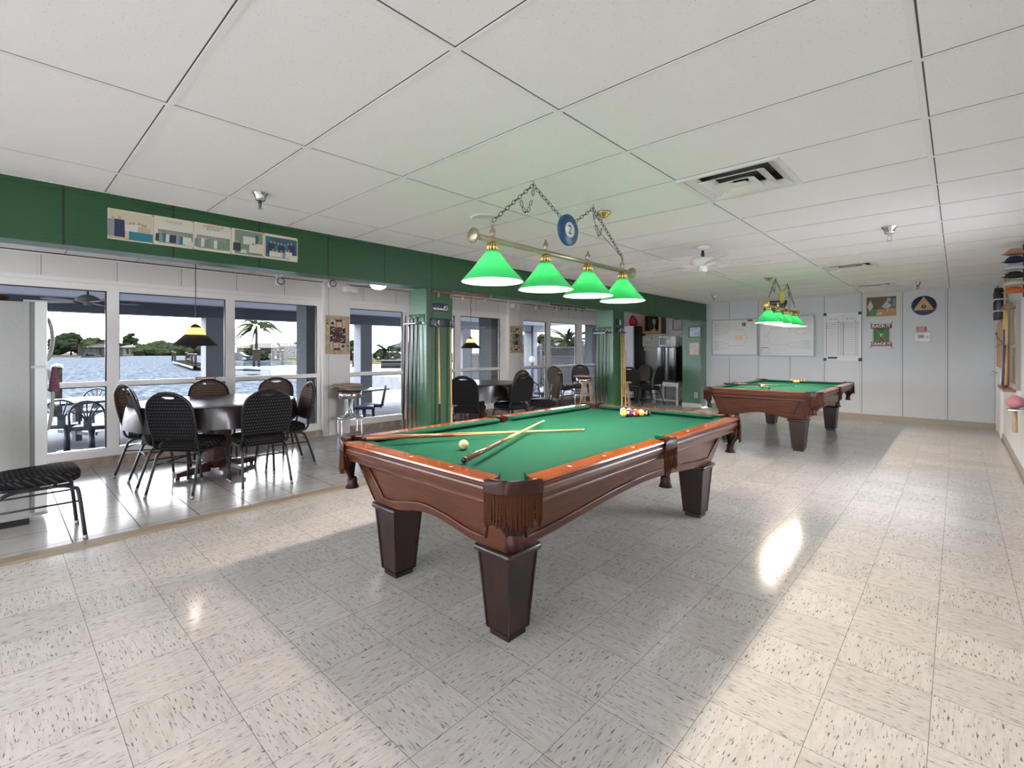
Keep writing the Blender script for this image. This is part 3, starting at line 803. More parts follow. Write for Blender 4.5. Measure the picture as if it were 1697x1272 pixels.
def lamp_bar(cx, cy, num, discmat, label, metal, hooks, canopy, power):
    t = thing('pool_table_lamp', label, 'hanging lamp', (cx, cy, 0), 0, 'billiard lamps hanging over the pool tables')
    zb = 1.953
    MB().cyl((0, -.86, zb), (0, .86, zb), .0165, n=18).obj('bar', metal, t)
    for s in (-1, 1):
        pr = [(.0, 0), (.016, 0), (.024, .01), (.034, .022), (.043, .03), (.045, .036), (.038, .043), (.02, .048), (0, .05)]
        MB().lathe(pr, (0, s * .855, zb), 20, M=Matrix.Rotation(-s * PI / 2, 3, 'X')).obj('end_cap', metal, t)
    for k in range(4):
        y = -.737 + .4913 * k
        fin = MB().lathe([(.0, .012), (.013, .012), (.017, .03), (.017, .056), (.011, .064), (.006, .07), (.008, .078), (.0, .09)], (0, y, zb), 14)
        if k in (0, 3): fin.tube([(0, y + .013 * math.cos(q_), zb + .095 + .013 * math.sin(q_)) for q_ in [2 * PI * i / 14 for i in range(14)]], .0025, 6, closed=True)
        fin.obj('finial', metal, t)
        h = MB()
        for i in range(12):
            q_ = 2 * PI * i / 12
            h.tube([(.018 * math.cos(q_), y + .018 * math.sin(q_), zb - .012), (.029 * math.cos(q_), y + .029 * math.sin(q_), zb - .03), (.031 * math.cos(q_), y + .031 * math.sin(q_), zb - .066)], .0065, 6)
        h.lathe([(.0, -.012), (.026, -.014), (.026, -.07), (.043, -.074), (.043, -.082), (0, -.082)], (0, y, zb), 20)
        h.obj('shade_holder', BRASS, t)
        prof = [(.042, -.066), (.046, -.080), (.075, -.115), (.125, -.178), (.168, -.226), (.180, -.238), (.181, -.243)]
        sh = MB().lathe(prof, (0, y, zb), 40).obj('lamp_shade', SHG, t)
        MB().lathe([(r_ - .0035, z_ - .001) for r_, z_ in prof[1:]] + [(.1815, -.2435)], (0, y, zb), 40).obj('shade_lining', SHW, sh)
        MB().cyl((0, y, zb - .09), (0, y, zb - .105), .014, n=12).ball((0, y, zb - .155), .052, 16).obj('bulb', BULB, t)
    # chains, disc, canopy
    h1, h2 = Vector((0, hooks[0] - cy, ZC)), Vector((0, hooks[1] - cy, ZC))
    for h_ in (h1, h2):
        MB().tube([(0, h_.y, ZC), (0, h_.y, ZC - .012), (.008, h_.y, ZC - .024), (.004, h_.y, ZC - .034), (-.006, h_.y, ZC - .03)], .002, 6).obj('ceiling_hook', CORD, t)
    zd = 2.145; e = zd + .108
    f1, f2 = (0, -.737, zb + .108), (0, .737, zb + .108)
    for a, b_, sg in ((h1 + Vector((0, 0, -.03)), f1, 0), (h2 + Vector((0, 0, -.03)), f2, 0), (h1 + Vector((0, 0, -.03)), (0, -.085, zd + .075), 0), (h2 + Vector((0, 0, -.03)), (0, .085, zd + .075), .0)):
        chain(a, b_, sg).obj('chain', CORD, t)
    c1 = chain(h1 + Vector((0, .012, -.035)), (0, h1.y - .12, ZC - .15), .12); c1.obj('slack_chain', CORD, t)
    c1 = chain(h2 + Vector((0, .012, -.035)), (.0, h2.y + .12, ZC - .15), .12); c1.obj('slack_chain', CORD, t)
    RX = Matrix.Rotation(PI / 2, 3, 'Y')
    d = MB().lathe([(0, -.016), (.10, -.016), (.108, -.010), (.108, .010), (.10, .016), (0, .016)], (0, 0, zd), 40, M=RX).obj('number_disc', discmat, t)
    for s in (1, -1):
        MB().lathe([(0, .0162), (.054, .0162), (.054, .0175), (0, .0175)], (0, 0, zd), 32, M=Matrix.Rotation(s * PI / 2, 3, 'Y')).obj('white_circle', WPLAST, d)
        M = frame_mat((s * .0178, 0, zd - .002), (0, s, 0), (0, 0, 1))
        text(num, .088, M, BLACK, d, 'number', .0005)
    MB().lathe([(.0, 0), (.058, 0), (.06, -.006), (.05, -.016), (.034, -.02), (.03, -.034), (.012, -.04), (0, -.04)], (canopy[0] - cx, canopy[1] - cy, ZC), 24).obj('ceiling_canopy', BRASS, t)
    cp = Vector((canopy[0] - cx, canopy[1] - cy, ZC - .04))
    MB().tube(spline([cp, cp.lerp(h2, .5) + Vector((0, 0, -.07)), h2 + Vector((0, 0, -.045)), Vector((0, h2.y + .06, ZC - .17)), Vector((0, .70, zb + .12)), Vector((0, .74, zb + .06))], 5), .0022, 5).obj('electric_cord', CORD, t)
    return t
DISC2 = pm('blue_disc', (.012, .085, .20), .35)
DISC1 = pm('yellow_disc', (.60, .50, .03), .35)
lamp_bar(-1.978, 2.70, '2', DISC2, 'four green glass shades on a brass bar with a blue number two disc', PEWTER, (2.326, 3.013), (-2.034, 3.25), LAMP)
lamp_bar(-1.97, 8.22, '1', DISC1, 'four green glass shades on a brass bar with a yellow number disc', BRASS, (7.84, 8.53), (-2.054, 7.82), LAMP)
# ------------------------------------------------------------------ banquet chairs
FAB = m_dots('dark_dotted_fabric', (.008, .008, .010), (.040, .038, .036), 42, 42)
FABF = m_dots('brown_dotted_fabric', (.135, .088, .072), (.05, .034, .03), 42, 42)
FABG = m_dots('grey_fabric', (.115, .10, .088), (.085, .075, .068), 60, 60)
CFR = pm('black_chair_frame', (.018, .018, .022), .28, .3)
FOOT = pm('steel_foot', (.35, .34, .33), .4, .8)
def back_outline(s=1., n=7):
    """shoulder-and-crown outline of the backrest, x across, y up from the seat"""
    w = .212 * s
    half = [(w * .93, .0), (w, .10), (w * 1.01, .22), (w * .98, .285), (w * .87, .345), (w * .66, .385), (w * .46, .408), (w * .28, .424), (0, .430)]
    p = spline([(x, y, 0) for x, y in half], 4)
    r = [(v.x, v.y) for v in p]
    return r + [(-x, y) for x, y in r[-2::-1]]
def make_chair(name, label, fb, ff, fs, fr=CFR, group=None):
    """banquet chair facing +Y, origin on the floor below the seat"""
    t = thing(name, label, 'chair', (0, 0, 0), 0, group)
    # back plane: from (y=-.215,z=.47) leaning back
    lean = math.radians(13)
    ey = Vector((0, -math.sin(lean), math.cos(lean))); o = Vector((0, -.205, .515))
    B = frame_mat(o, (1, 0, 0), ey)              # local z = x cross ey points to -Y (rear)
    out = back_outline()
    hole = [(.070 * math.cos(q) , .385 + (.013 if math.sin(q) > 0 else .020) * math.sin(q)) for q in [2 * PI * i / 20 for i in range(20)]]
    sh = [(x * .975, y * .985 + .003) for x, y in out]
    bk = MB().prism(sh, .014, B @ Matrix.Translation((0, 0, .0)), holes=[hole]).obj('backrest', fb, t)
    m = MB()
    ins = [(x * .93, .006 + y * .955) for x, y in out]
    ins2 = [(x * .86, .02 + y * .91) for x, y in out]
    m.prism(ins, -.012, B, holes=[hole]); m.prism(ins2, -.012, B @ Matrix.Translation((0, 0, -.012)), holes=[[(x * 1.05, y) for x, y in hole]])
    m.obj('back_cushion', ff, bk)
    MB().tube([B @ Vector((x, y, .002)) for x, y in hole], .004, 6, closed=True).obj('handle_rim', fr, bk)
    # frame: bows round the back and runs under the seat
    lo = [(s * .200, -.205 + .02, .47) for s in (1, -1)]
    path = [(.205, .02, .402), (.208, -.10, .404), (.207, -.165, .415), (.203, -.195, .45)]
    R_ = [B @ Vector((x, y, .002)) for x, y in out]
    pts = [Vector(p) for p in spline(path, 4)] + R_ + [Vector((-p[0], p[1], p[2])) for p in spline(path, 4)[::-1]]
    MB().tube(pts, .0115, 8).obj('back_frame', fr, t)
    # seat
    st = MB()
    def f(u, v):
        a = 2 * PI * u; r = abs(math.cos(a)) ** 5 + abs(math.sin(a)) ** 5; r = r ** (-1 / 5)
        x, y = math.cos(a) * r, math.sin(a) * r
        pr = [(0.0, .400), (.93, .400), (.985, .412), (1., .435), (.985, .458), (.93, .472), (.6, .480), (.0, .483)]
        i = v * (len(pr) - 1); k = min(int(i + 1e-6), len(pr) - 2); w = i - k
        rr = pr[k][0] * (1 - w) + pr[k + 1][0] * w; z = pr[k][1] * (1 - w) + pr[k + 1][1] * w
        tp = 1 - .05 * (1 - y) / 2
        return (x * rr * .222 * tp, y * rr * .215 + .02, z + .012 * (y * rr + 1) / 2)
    st.grid(f, 32, 7, closed=True); st.obj('seat', fs, t)
    sf = MB()
    for s in (1, -1): sf.tube([(s * .185, .17, .388), (s * .185, -.14, .388)], .011, 8)
    for y in (.10, -.12): sf.tube([(.185, y, .392), (-.185, y, .392)], .009, 6)
    sf.obj('seat_frame', fr, t)
    # legs
    for s in (1, -1):
        for y0, y1, yf in ((.15, .205, .245), (-.12, -.165, -.275)):
            p = spline([(s * .186, y0 * .75, .388), (s * .188, y0, .382), (s * .192, (y0 + y1) / 2 + (.012 if y0 > 0 else -.012), .362), (s * .196, y1 + (.008 if y0 > 0 else -.012), .325), (s * .215, yf, .02)], 4)
            g = MB().tube(p, .0122, 8).obj('leg', fr, t)
            d = (p[-1] - p[-2]).normalized()
            MB().cyl(p[-1] - d * .012, p[-1] + d * .021, .0138, .0138, 8).obj('glide', FOOT, g)
        # studs and side stretcher
    sm = MB()
    for s in (1, -1): sm.tube([(s * .2, .222, .27), (s * .2, -.195, .27)], .0065, 6)
    sm.tube([(.2, -.19, .30), (-.2, -.19, .30)], .0065, 6)
    sm.obj('stretcher', fr, t)
    return t
G1 = 'banquet chairs around the first dining table'; G2 = 'banquet chairs around the second dining table'
proto = make_chair('banquet_chair', '', FAB, FABF, FAB)
used = [0]
def place(src, x, y, rz, label, group=None):
    o = src if (src.get('used') is None) else dup(src)
    src['used'] = 1
    if 'used' in o.keys() and o is not src: del o['used']
    o.location = (x, y, .01); o.rotation_euler = (0, 0, rz); o['label'] = label
    if group: o['group'] = group
    elif 'group' in o.keys(): del o['group']
    return o
def face(dx, dy): return math.atan2(dy, dx) - PI / 2
place(proto, -5.76, 1.165, face(.02, 1), 'dark chair seen edge-on at the left side of the first dining table', G1)
place(proto, -6.34, 1.17, face(.51, .86), 'dark chair half hidden behind the edge-on chair, next to the window', G1)
place(proto, -5.245, 1.245, face(-.64, .77), 'dark chair with its back to the camera at the front left of the first table', G1)
place(proto, -5.065, 1.775, face(-1, .06), 'dark chair with its back to the camera at the front right of the first table', G1)
place(proto, -5.62, 2.235, face(-.09, -1), 'dark chair at the right end of the first dining table showing a patterned front', G1)
place(proto, -6.62, 1.79, face(1, -.12), 'brown fronted chair at the window side of the first table below the red sticker', G1)
place(proto, -6.52, 2.42, face(.82, -.57), 'brown fronted chair by the window behind the front right chair of the first table', G1)
place(proto, -4.62, .172, face(-.02, 1), 'chair cut off by the left edge of view in front of the white refrigerator')
# second table
place(proto, -5.32, 4.79, face(-.5, .86), 'dark chair partly hidden by the green column at the second dining table', G2)
fp = make_chair('banquet_chair', '', FABG, FABG, FABG)
place(fp, -6.62, 5.45, face(1, .05), 'tan chair at the window side of the second dining table under the small lamp', G2)
place(proto, -5.12, 5.50, face(-1, .1), 'dark chair with its back to the camera in front of the second dining table', G2)
place(proto, -5.95, 6.38, face(-.10, -1), 'pale rimmed chair behind the front chair at the right of the second dining table', G2)
place(proto, -5.02, 6.15, face(-.62, -.78), 'edge-on dark chair right of the second dining table', G2)
place(fp, -6.83, 9.08, face(.06, 1.), 'tan chair in profile in front of the second set of windows facing right')
place(fp, -6.78, 9.76, face(.57, -.80), 'tan chair behind the chrome stool near the far window')
BLK = make_chair('banquet_chair', '', pm('black_vinyl', (.008, .008, .009), .5), pm('black_vinyl2', (.010, .010, .011), .5), pm('black_vinyl', (.008, .008, .009), .5))
place(BLK, -5.45, 9.86, face(-.35, 1), 'black chair with its back to the camera beside the far green column')
place(fp, -5.95, 11.15, face(-.1, -1), 'tan fronted chair right behind the black chair near the black refrigerator')
place(BLK, -5.33, 10.50, face(-1, .05), 'black chair in profile in front of the white stand')

# ------------------------------------------------------------------ dining tables
PLUM = pm('plum_tablecloth', (.016, .009, .014), .28, spec=.7, coat=.15)
DKW = wood('dark_pedestal_wood', (.045, .012, .010), (.07, .02, .016), .35, .2, (3, 3, 20), 2.)
def dining(cx, cy, rot, cloth, lab, labc, r=.765):
    t = thing('dining_table', lab, 'table', (cx, cy, .01), rot, 'round dining tables')
    MB().lathe([(0, .735), (r - .01, .735), (r, .74), (r, .757), (r - .01, .762), (0, .762)], n=48).obj('tabletop', DKW, t)
    MB().rbox((-.10, -.10, .06), (.10, .10, .735), .008).obj('pedestal', DKW, t)
    for a in range(4):
        Mz = Matrix.Rotation(a * PI / 2, 4, 'Z'); m = MB()
        m.prism([(.09, .0), (.43, .0), (.43, .045), (.36, .055), (.09, .09)], .075, Mz @ frame_mat((0, .0375, .025), (1, 0, 0), (0, 0, 1)))
        f_ = m.obj('foot', DKW, t)
        MB().cyl(Mz @ Vector((.40, 0, 0)), Mz @ Vector((.40, 0, .026)), .02, .02, 10).obj('pad', BLACK, f_)
    # draped cloth
    N = 72; rings = [(0, .764), (r * .6, .7645), (r - .012, .765), (r + .001, .762), (r + .006, .752), (r + .012, .70), (r + .018, .62), (r + .02, .535)]
    def f(u, v):
        a = 2 * PI * u; i = min(int(v * (len(rings) - 1) + 1e-6), len(rings) - 1); rr, z = rings[i]
        w = max(0, (i - 3)) / 4.
        fold = w * (.028 * math.cos(9 * a + .5) + .014 * math.cos(17 * a + 1.3))
        dz = w * w * (.018 * math.cos(4 * a + .6))
        return ((rr + fold) * math.cos(a), (rr + fold) * math.sin(a), z + dz)
    c = MB().grid(f, N, len(rings) - 1, closed=True).obj('tablecloth', cloth)
    c.location = (cx, cy, .01)
    tag(c, labc, 'tablecloth', 'tablecloths')
dining(-5.87, 1.63, -1.28 , PLUM, 'round pedestal table with dark wooden cross base near the white refrigerator', 'dark plum tablecloth draped over the table near the white refrigerator')
dining(-5.95, 5.53, .3, pm('black_tablecloth', (.006, .006, .007), .28, spec=.7, coat=.15), 'round pedestal table seen past the nearer green column', 'black tablecloth draped over the table seen past the nearer green column', .74)

# pendants
AMB = m_shade('amber_lamp_dome', (.95, .55, .18), (1., .50, .12), .22, .2)
def pendant(x, y, zb, s, label, power):
    t = thing('pendant_lamp', label, 'hanging lamp', (x, y, 0), 0, 'black cone pendants over the dining tables')
    h = .115 * s
    MB().lathe([(.205 * s, zb), (.204 * s, zb + .004), (.1 * s, zb + h), (.094 * s, zb + h), (.198 * s, zb + .004), (.205 * s, zb)], n=40).obj('cone_shade', pm('black_shade', (.006, .006, .006), .5), t)
    MB().lathe([(.094 * s, zb + h), (.088 * s, zb + h + .035 * s), (.066 * s, zb + h + .066 * s), (.04 * s, zb + h + .078 * s)], n=32).obj('amber_dome', AMB, t)
    MB().lathe([(0, zb + h + .07 * s), (.052 * s, zb + h + .07 * s), (.048 * s, zb + h + .085 * s), (.028 * s, zb + h + .105 * s), (.006, zb + h + .115 * s), (0, zb + h + .115 * s)], n=20).obj('cap', BLACK, t)
    z0 = zb + h + .11 * s; m = MB()
    m.tube(spline([(0, 0, z0), (0, 0, z0 + .3), (.004, 0, ZD - .35), (-.006, 0, ZD - .28), (.006, 0, ZD - .2), (0, 0, ZD - .12), (0, 0, ZD)], 5), .004, 6); m.obj('cord', BLACK, t)
    MB().ball((0, 0, zb + h * .8), .012, 12).obj('bulb', BULB, t)
pendant(-5.83, 1.42, 1.362, 1., 'black cone pendant with glowing amber dome over the near dining table', 5.)
pendant(-6.10, 5.53, 1.352, .86, 'black cone pendant with glowing amber dome over the second dining table', 5.)

# ------------------------------------------------------------------ stools
RSV = pm('red_vinyl', (.16, .02, .02), .35, coat=.3)
SAGE = pm('sage_cushion', (.20, .30, .24), .8); TAN = speck('tan_cloth', (.46, .36, .24), 60, [(.3, (.40, .31, .20)), (.7, (.54, .43, .30))], .9); PINK = pm('faded_pink_cloth', (.55, .36, .30), .9)
def chrome_stool(x, y, label, h=.665):
    t = thing('chrome_stool', label, 'stool', (x, y, .01), 0, 'chrome stools')
    MB().lathe([(0, h - .09), (.165, h - .09), (.175, h - .085), (.175, h - .012), (.17, h - .005), (0, h - .005)], n=40).obj('seat_band', CHROME, t)
    MB().lathe([(.175, h - .005), (.178, h + .01), (.16, h + .028), (0, h + .034)], n=40).obj('seat_pad', RSV, t)
    MB().tube([(.185 * math.cos(q), .185 * math.sin(q), .285) for q in [2 * PI * i / 36 for i in range(36)]], .012, 8, closed=True).obj('foot_ring', CHROME, t)
    for k in range(4):
        a = k * PI / 2 + .5; c, s = math.cos(a), math.sin(a)
        p = spline([(.05 * c, .05 * s, h - .09), (.05 * c, .05 * s, .42), (.058 * c, .058 * s, .34), (.10 * c, .10 * s, .298), (.15 * c, .15 * s, .288), (.195 * c, .195 * s, .262), (.205 * c, .205 * s, .2), (.205 * c, .205 * s, .0)], 4)
        MB().tube(p, .0115, 8).obj('leg', CHROME, t)
        a2 = a + PI / 4; c, s = math.cos(a2), math.sin(a2)
        MB().tube([(.036 * c, .036 * s, h - .09), (.036 * c, .036 * s, .36), (.055 * c, .055 * s, .30), (.09 * c, .09 * s, .285)], .009, 7).obj('column_rod', CHROME, t)
    return t
sx, sy = -6.84, 3.70
chrome_stool(sx, sy, 'chrome swivel stool below the jack card with cloths piled on its seat')
def pillow(name, m, c, d, rz, lab, cat, tilt=0., droop=0.):
    def f(u, v):
        a = 2 * PI * u; r = (abs(math.cos(a)) ** 4 + abs(math.sin(a)) ** 4) ** -.25
        k = math.sin(PI * v); zz = -math.cos(PI * v) * d[2] / 2 * (.75 + .35 * k)
        x, y = math.cos(a) * r * k ** .6 * d[0] / 2, math.sin(a) * r * k ** .6 * d[1] / 2
        dr = droop * max(0, math.hypot(x, y) - .15)
        return (x, y, zz - dr + .006 * math.sin(x * 31) * math.cos(y * 23))
    o = MB().grid(f, 36, 10, closed=True).obj(name, m); o.location = c; o.rotation_euler = (tilt, 0, rz); return tag(o, lab, cat)
pillow('cushion', SAGE, (sx + .03, sy + .05, .733), (.40, .40, .07), .3, 'sage green cushion lying on the chrome stool below the jack card', 'cushion')
pillow('folded_cloth', TAN, (sx - .02, sy - .09, .768), (.40, .30, .045), .5, 'tan folded cloth lying on the sage cushion and drooping at the left', 'cloth', droop=.5)
pillow('folded_cloth', PINK, (sx + .02, sy + .03, .792), (.38, .26, .028), -.2, 'faded pink folded cloth on top of the pile on the chrome stool', 'cloth', droop=.2)
chrome_stool(-6.28, 9.19, 'chrome stool with red seat beside the far green column')
tbx = MB().rbox((-.19, -.15, 0), (.19, .15, .035), .01).obj('folded_towel', pm('pale_pink_towel', (.62, .50, .46), .9)); tbx.location = (-6.28, 9.19, .712)
tag(tbx, 'pale folded towel lying on the red seated chrome stool', 'towel')
OAK = wood('light_oak', (.55, .36, .19), (.66, .46, .27), .4, .1, (20, 20, 4), 2.)
def wood_stool(x, y, label, h=.645):
    t = thing('wooden_stool', label, 'stool', (x, y, .01), .4, 'light wooden stools')
    MB().lathe([(0, h - .03), (.15, h - .03), (.165, h - .02), (.165, h - .008), (.155, h), (0, h)], n=32).obj('seat', OAK, t)
    P = []
    for k in range(4):
        a = k * PI / 2 + PI / 4; c, s = math.cos(a), math.sin(a); P.append((c, s))
        MB().cyl((.10 * c, .10 * s, h - .03), (.19 * c, .19 * s, 0), .016, .013, 10).obj('leg', OAK, t)
    for z, off in ((.2, 0), (.26, 1)):
        for k in range(off, 4, 2):
            r_ = .19 - .09 * z / h; a, b_ = P[k], P[(k + 1) % 4]
            MB().cyl((a[0] * r_, a[1] * r_, z), (b_[0] * r_, b_[1] * r_, z), .01, .01, 8).obj('rung', OAK, t)
wood_stool(-5.78, 8.56, 'light wooden stool left of the far green column in front of the chrome stool')
wood_stool(-5.20, 9.09, 'light wooden stool showing at the right of the far green column')
# ------------------------------------------------------------------ white refrigerator
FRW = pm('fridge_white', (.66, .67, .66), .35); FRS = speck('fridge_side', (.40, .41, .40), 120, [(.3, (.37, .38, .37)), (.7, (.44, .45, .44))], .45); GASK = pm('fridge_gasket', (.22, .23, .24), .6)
t = thing('refrigerator', 'tall white refrigerator at the left edge with a dark cloth on top', 'refrigerator', (-5.44, -.16, .01))
x0, x1 = -.36, .36
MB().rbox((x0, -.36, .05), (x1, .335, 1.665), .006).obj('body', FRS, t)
MB().box((x0 + .01, .335, .08), (x1 - .008, .360, 1.66)).obj('gasket', GASK, t)
for nm, z0, z1 in (('freezer_door', 1.185, 1.67), ('fridge_door', .085, 1.172)):
    m = MB(); N = 12
    def f(u, v):
        x = x0 + (x1 - x0) * u; return (x, .425 + .016 * (1 - (2 * u - 1) ** 2), z0 + (z1 - z0) * v)
    m.grid(f, N, 1); k = N + 1
    m.quad((x0, .36, z0), (x0, .425, z0), (x0, .425, z1), (x0, .36, z1)).quad((x1, .36, z0), (x1, .36, z1), (x1, .425, z1), (x1, .425, z0))
    for z in (z0, z1): m.add([(x0, .36, z)] + [f(i / N, 0)[:2] + (z,) for i in range(N + 1)] + [(x1, .36, z)], [tuple(range(N + 3))])
    d = m.obj(nm, FRW, t)
    hz = (z0 + .03, z0 + .40) if z0 > 1 else (z1 - .55, z1 - .04)
    MB().tube(spline([(x0 + .05, .44, hz[0]), (x0 + .05, .475, hz[0] + .03), (x0 + .05, .495, (hz[0] + hz[1]) / 2), (x0 + .05, .475, hz[1] - .03), (x0 + .05, .44, hz[1])], 6), .014, 8).obj('handle', FRW, d)
MB().box((.30, .30, 1.665), (.35, .43, 1.682)).box((.31, .34, 1.17), (.365, .42, 1.188)).box((.31, .34, .06), (.365, .43, .085)).obj('hinge', STEEL, t)
MB().box((x0 + .02, -.34, 0), (x1 - .02, .33, .05)).obj('kick_plate', BLACK, t)
for z, c in ((1.52, GASK), (1.38, BLACK)):
    o = MB().rbox((-.014, 0, -.016), (.014, .006, .016), .003).obj('fridge_magnet', c); o.location = (-5.44 + .30, -.16 + .4335, z + .01)
    tag(o, 'small %s magnet on the white refrigerator door' % ('grey' if c is GASK else 'black'), 'magnet')
def lump(name, m, fn, lab, cat, loc, nu=40, nv=12):
    o = MB().grid(fn, nu, nv, closed=True).obj(name, m); o.location = loc; return tag(o, lab, cat)
def cloth_heap(u, v):
    a = 2 * PI * u; k = math.sin(PI * v); z = .03 + .035 * math.sin(PI * v / 1) * 0 - .03 * math.cos(PI * v)
    return (.20 * math.cos(a) * k ** .5 + .01 * math.cos(5 * a), .26 * math.sin(a) * k ** .5 + .012 * math.cos(7 * a + 1), max(0, z + .012 * math.cos(6 * a + 4 * v) * k))
lump('dark_cloth', pm('dark_brown_cloth', (.03, .008, .008), .9), cloth_heap, 'dark crumpled cloth lying on top of the white refrigerator', 'cloth', (-5.30, -.20, 1.677))
def towel(u, v):
    a = 2 * PI * u; w = (.022 + .05 * v) ; z = -.19 * v
    return (w * math.cos(a) * (1 + .25 * math.cos(4 * a + 3 * v)), .02 + (.012 + .018 * v) * math.sin(a) * (1 + .2 * math.cos(5 * a)), z)
o = lump('dish_towel', speck('plum_towel', (.20, .05, .10), 90, [(.35, (.12, .03, .07)), (.65, (.33, .13, .2))], .95), towel, 'plum checked towel hanging from the refrigerator door', 'towel', (-5.16, .29, 1.185))

# ------------------------------------------------------------------ far wall pieces (all face -Y)
def on_far(x, z, d=.0): return frame_mat((x, YF - d, z), (1, 0, 0), (0, 0, 1))       # local z points to -Y
INK = pm('marker_ink', (.12, .12, .13), .6); INKB = pm('marker_blue', (.10, .16, .40), .6)
BOARD = pm('whiteboard', (.68, .68, .68), .25); BFR = pm('whiteboard_frame', (.34, .37, .42), .4, .3)
def stroke(m, M, pts, w=.003, z=.0125):
    for a, b_ in zip(pts, pts[1:]):
        a, b_ = Vector((a[0], a[1], 0)), Vector((b_[0], b_[1], 0)); d = (b_ - a)
        if d.length < 1e-6: continue
        n = Vector((-d.y, d.x, 0)).normalized() * w / 2
        m.add([M @ (p + Vector((0, 0, z))) for p in (a - n, b_ - n, b_ + n, a + n)], [(0, 1, 2, 3)])
def board(x0, x1, z0, z1, label, fw=.022, th=.03):
    t = thing('whiteboard', label, 'whiteboard', ((x0 + x1) / 2, YF, (z0 + z1) / 2), 0, 'tournament whiteboards')
    a, c = (x1 - x0) / 2, (z1 - z0) / 2
    MB().box((-a + fw, -.011, -c + fw), (a - fw, -.001, c - fw)).obj('panel', BOARD, t)
    MB().box((-a, -th, -c), (-a + fw, -.001, c)).box((a - fw, -th, -c), (a, -.001, c)).box((-a + fw, -th, -c), (a - fw, -.001, -c + fw)).box((-a + fw, -th, c - fw), (a - fw, -.001, c)).obj('frame', BFR, t)
    return t, frame_mat((0, 0, 0), (1, 0, 0), (0, 0, 1))
def bracket(m, M, x, ys, dx, depth):
    """knockout bracket: pairs of lines joining towards +dx"""
    while depth and len(ys) > 1:
        nx = []
        for i in range(0, len(ys) - 1, 2):
            a, b_ = ys[i], ys[i + 1]; mid = (a + b_) / 2
            stroke(m, M, [(x, a), (x + dx * .75, a), (x + dx, mid), (x + dx * .75, b_), (x, b_)])
            nx.append(mid)
        x += dx; ys = nx; depth -= 1
    return x, ys
t, M = board(-4.167, -3.178, 1.203, 2.02, 'left whiteboard with tournament bracket, dark disc and gold plate')
m = MB()
for y0 in (.30, .0 + .02): pass
for top, base in ((.30, .05), (-.09, -.29)):
    ys = [top - (top - base) * i / 7 for i in range(8)]
    x, y2 = bracket(m, M, -.44, ys, .11, 3)
    m2 = y2[0]; k = 1 if top > 0 else -1
    stroke(m, M, [(x, m2), (x + .30 - .0, m2), (.27, -.02 + k * .004)])
stroke(m, M, [(.27, -.02), (.40, -.02)])
m.obj('bracket_lines', INK, t)
m = MB()
for i in range(8):
    for j, (top, base) in enumerate(((.30, .05), (-.09, -.29))):
        y = top - (top - base) * i / 7 + .014
        p = [(-.43 + .012 * k, y + R.uniform(-.006, .006)) for k in range(6)]; stroke(m, M, p, .003)
for i in range(9): stroke(m, M, [(-.20 + .012 * i, .285 + .014 * math.sin(i * 2.)), (-.19 + .012 * i, .285 + .014 * math.sin(i * 2. + 1.2))])
m.obj('handwriting', INK, t)
d = MB().lathe([(0, -.012), (.075, -.012), (.072, -.016), (0, -.016)], (.205, 0, .285), 28, M=Matrix.Rotation(PI / 2, 3, 'X') @ Matrix.Diagonal((1, 1, -1)))
rxm = Matrix.Rotation(PI / 2, 3, 'X')
d = MB().lathe([(0, .012), (.066, .012), (.062, .016), (0, .016)], (.205, 0, .28), 28, M=rxm).obj('white_disc', WPLAST, t)
MB().lathe([(.018, .0165), (.042, .0165), (.042, .018), (.018, .018)], (.205, 0, .28), 28, M=rxm).obj('black_ring', BLACK, d)
MB().box((.28, -.016, .345), (.385, -.011, .385)).obj('red_strip', RED, t)
g = MB().box((.03, -.018, -.06), (.175, -.011, .03)).obj('gold_plate', pm('gold_plate', (.62, .44, .20), .4, .5), t)
t, M = board(-3.165, -2.115, 1.186, 2.043, 'right whiteboard with tournament bracket behind the far lamp', th=.045)
m = MB()
for top, base in ((.33, .03), (-.10, -.26)):
    ys = [top - (top - base) * i / 7 for i in range(8)]
    x, y2 = bracket(m, M, .46, ys, -.14, 3)
    stroke(m, M, [(x, y2[0]), (-.27, y2[0]), (-.36, .0)])
stroke(m, M, [(-.36, 0), (-.44, 0)])
stroke(m, M, [(-.49, -.25), (-.31, -.25), (-.31, -.355), (-.49, -.355), (-.49, -.25)])
for i in range(3): stroke(m, M, [(-.475, -.28 - .03 * i), (-.43 - .02 * i, -.28 - .03 * i)], .008)
stroke(m, M, [(-.49, -.235), (-.34, -.235)], .01)
m.obj('bracket_lines', INK, t)
# scoreboard
t = thing('scoreboard', 'white ruled score board with two handwritten columns', 'scoreboard', (-1.654, YF, 1.585))
a, c = .30, .461
MB().box((-a + .02, -.012, -c + .02), (a - .02, -.001, c - .02)).obj('panel', pm('score_paper', (.72, .73, .76), .35), t)
MB().box((-a, -.022, -c), (-a + .025, -.001, c)).box((a - .025, -.022, -c), (a, -.001, c)).box((-a, -.022, -c), (a, -.001, -c + .025)).box((-a, -.022, c - .025), (a, -.001, c)).obj('frame', WPLAST, t)
for sx in (-1, 1):
    for sz in (-1, 1): MB().rbox((sx * .285 - .028, -.026, sz * .446 - .028), (sx * .285 + .028, -.002, sz * .446 + .028), .008).obj('corner_cap', BLACK, t)
MB().box((-.235, -.034, -.435), (-.08, -.020, -.395)).obj('eraser_tray', BLACK, t)
M = frame_mat((0, 0, 0), (1, 0, 0), (0, 0, 1)); m = MB()
for i in range(20):
    y = .275 - i * .0335; stroke(m, M, [(-.27, y), (.27, y)], .006 if i < 4 else .0035)
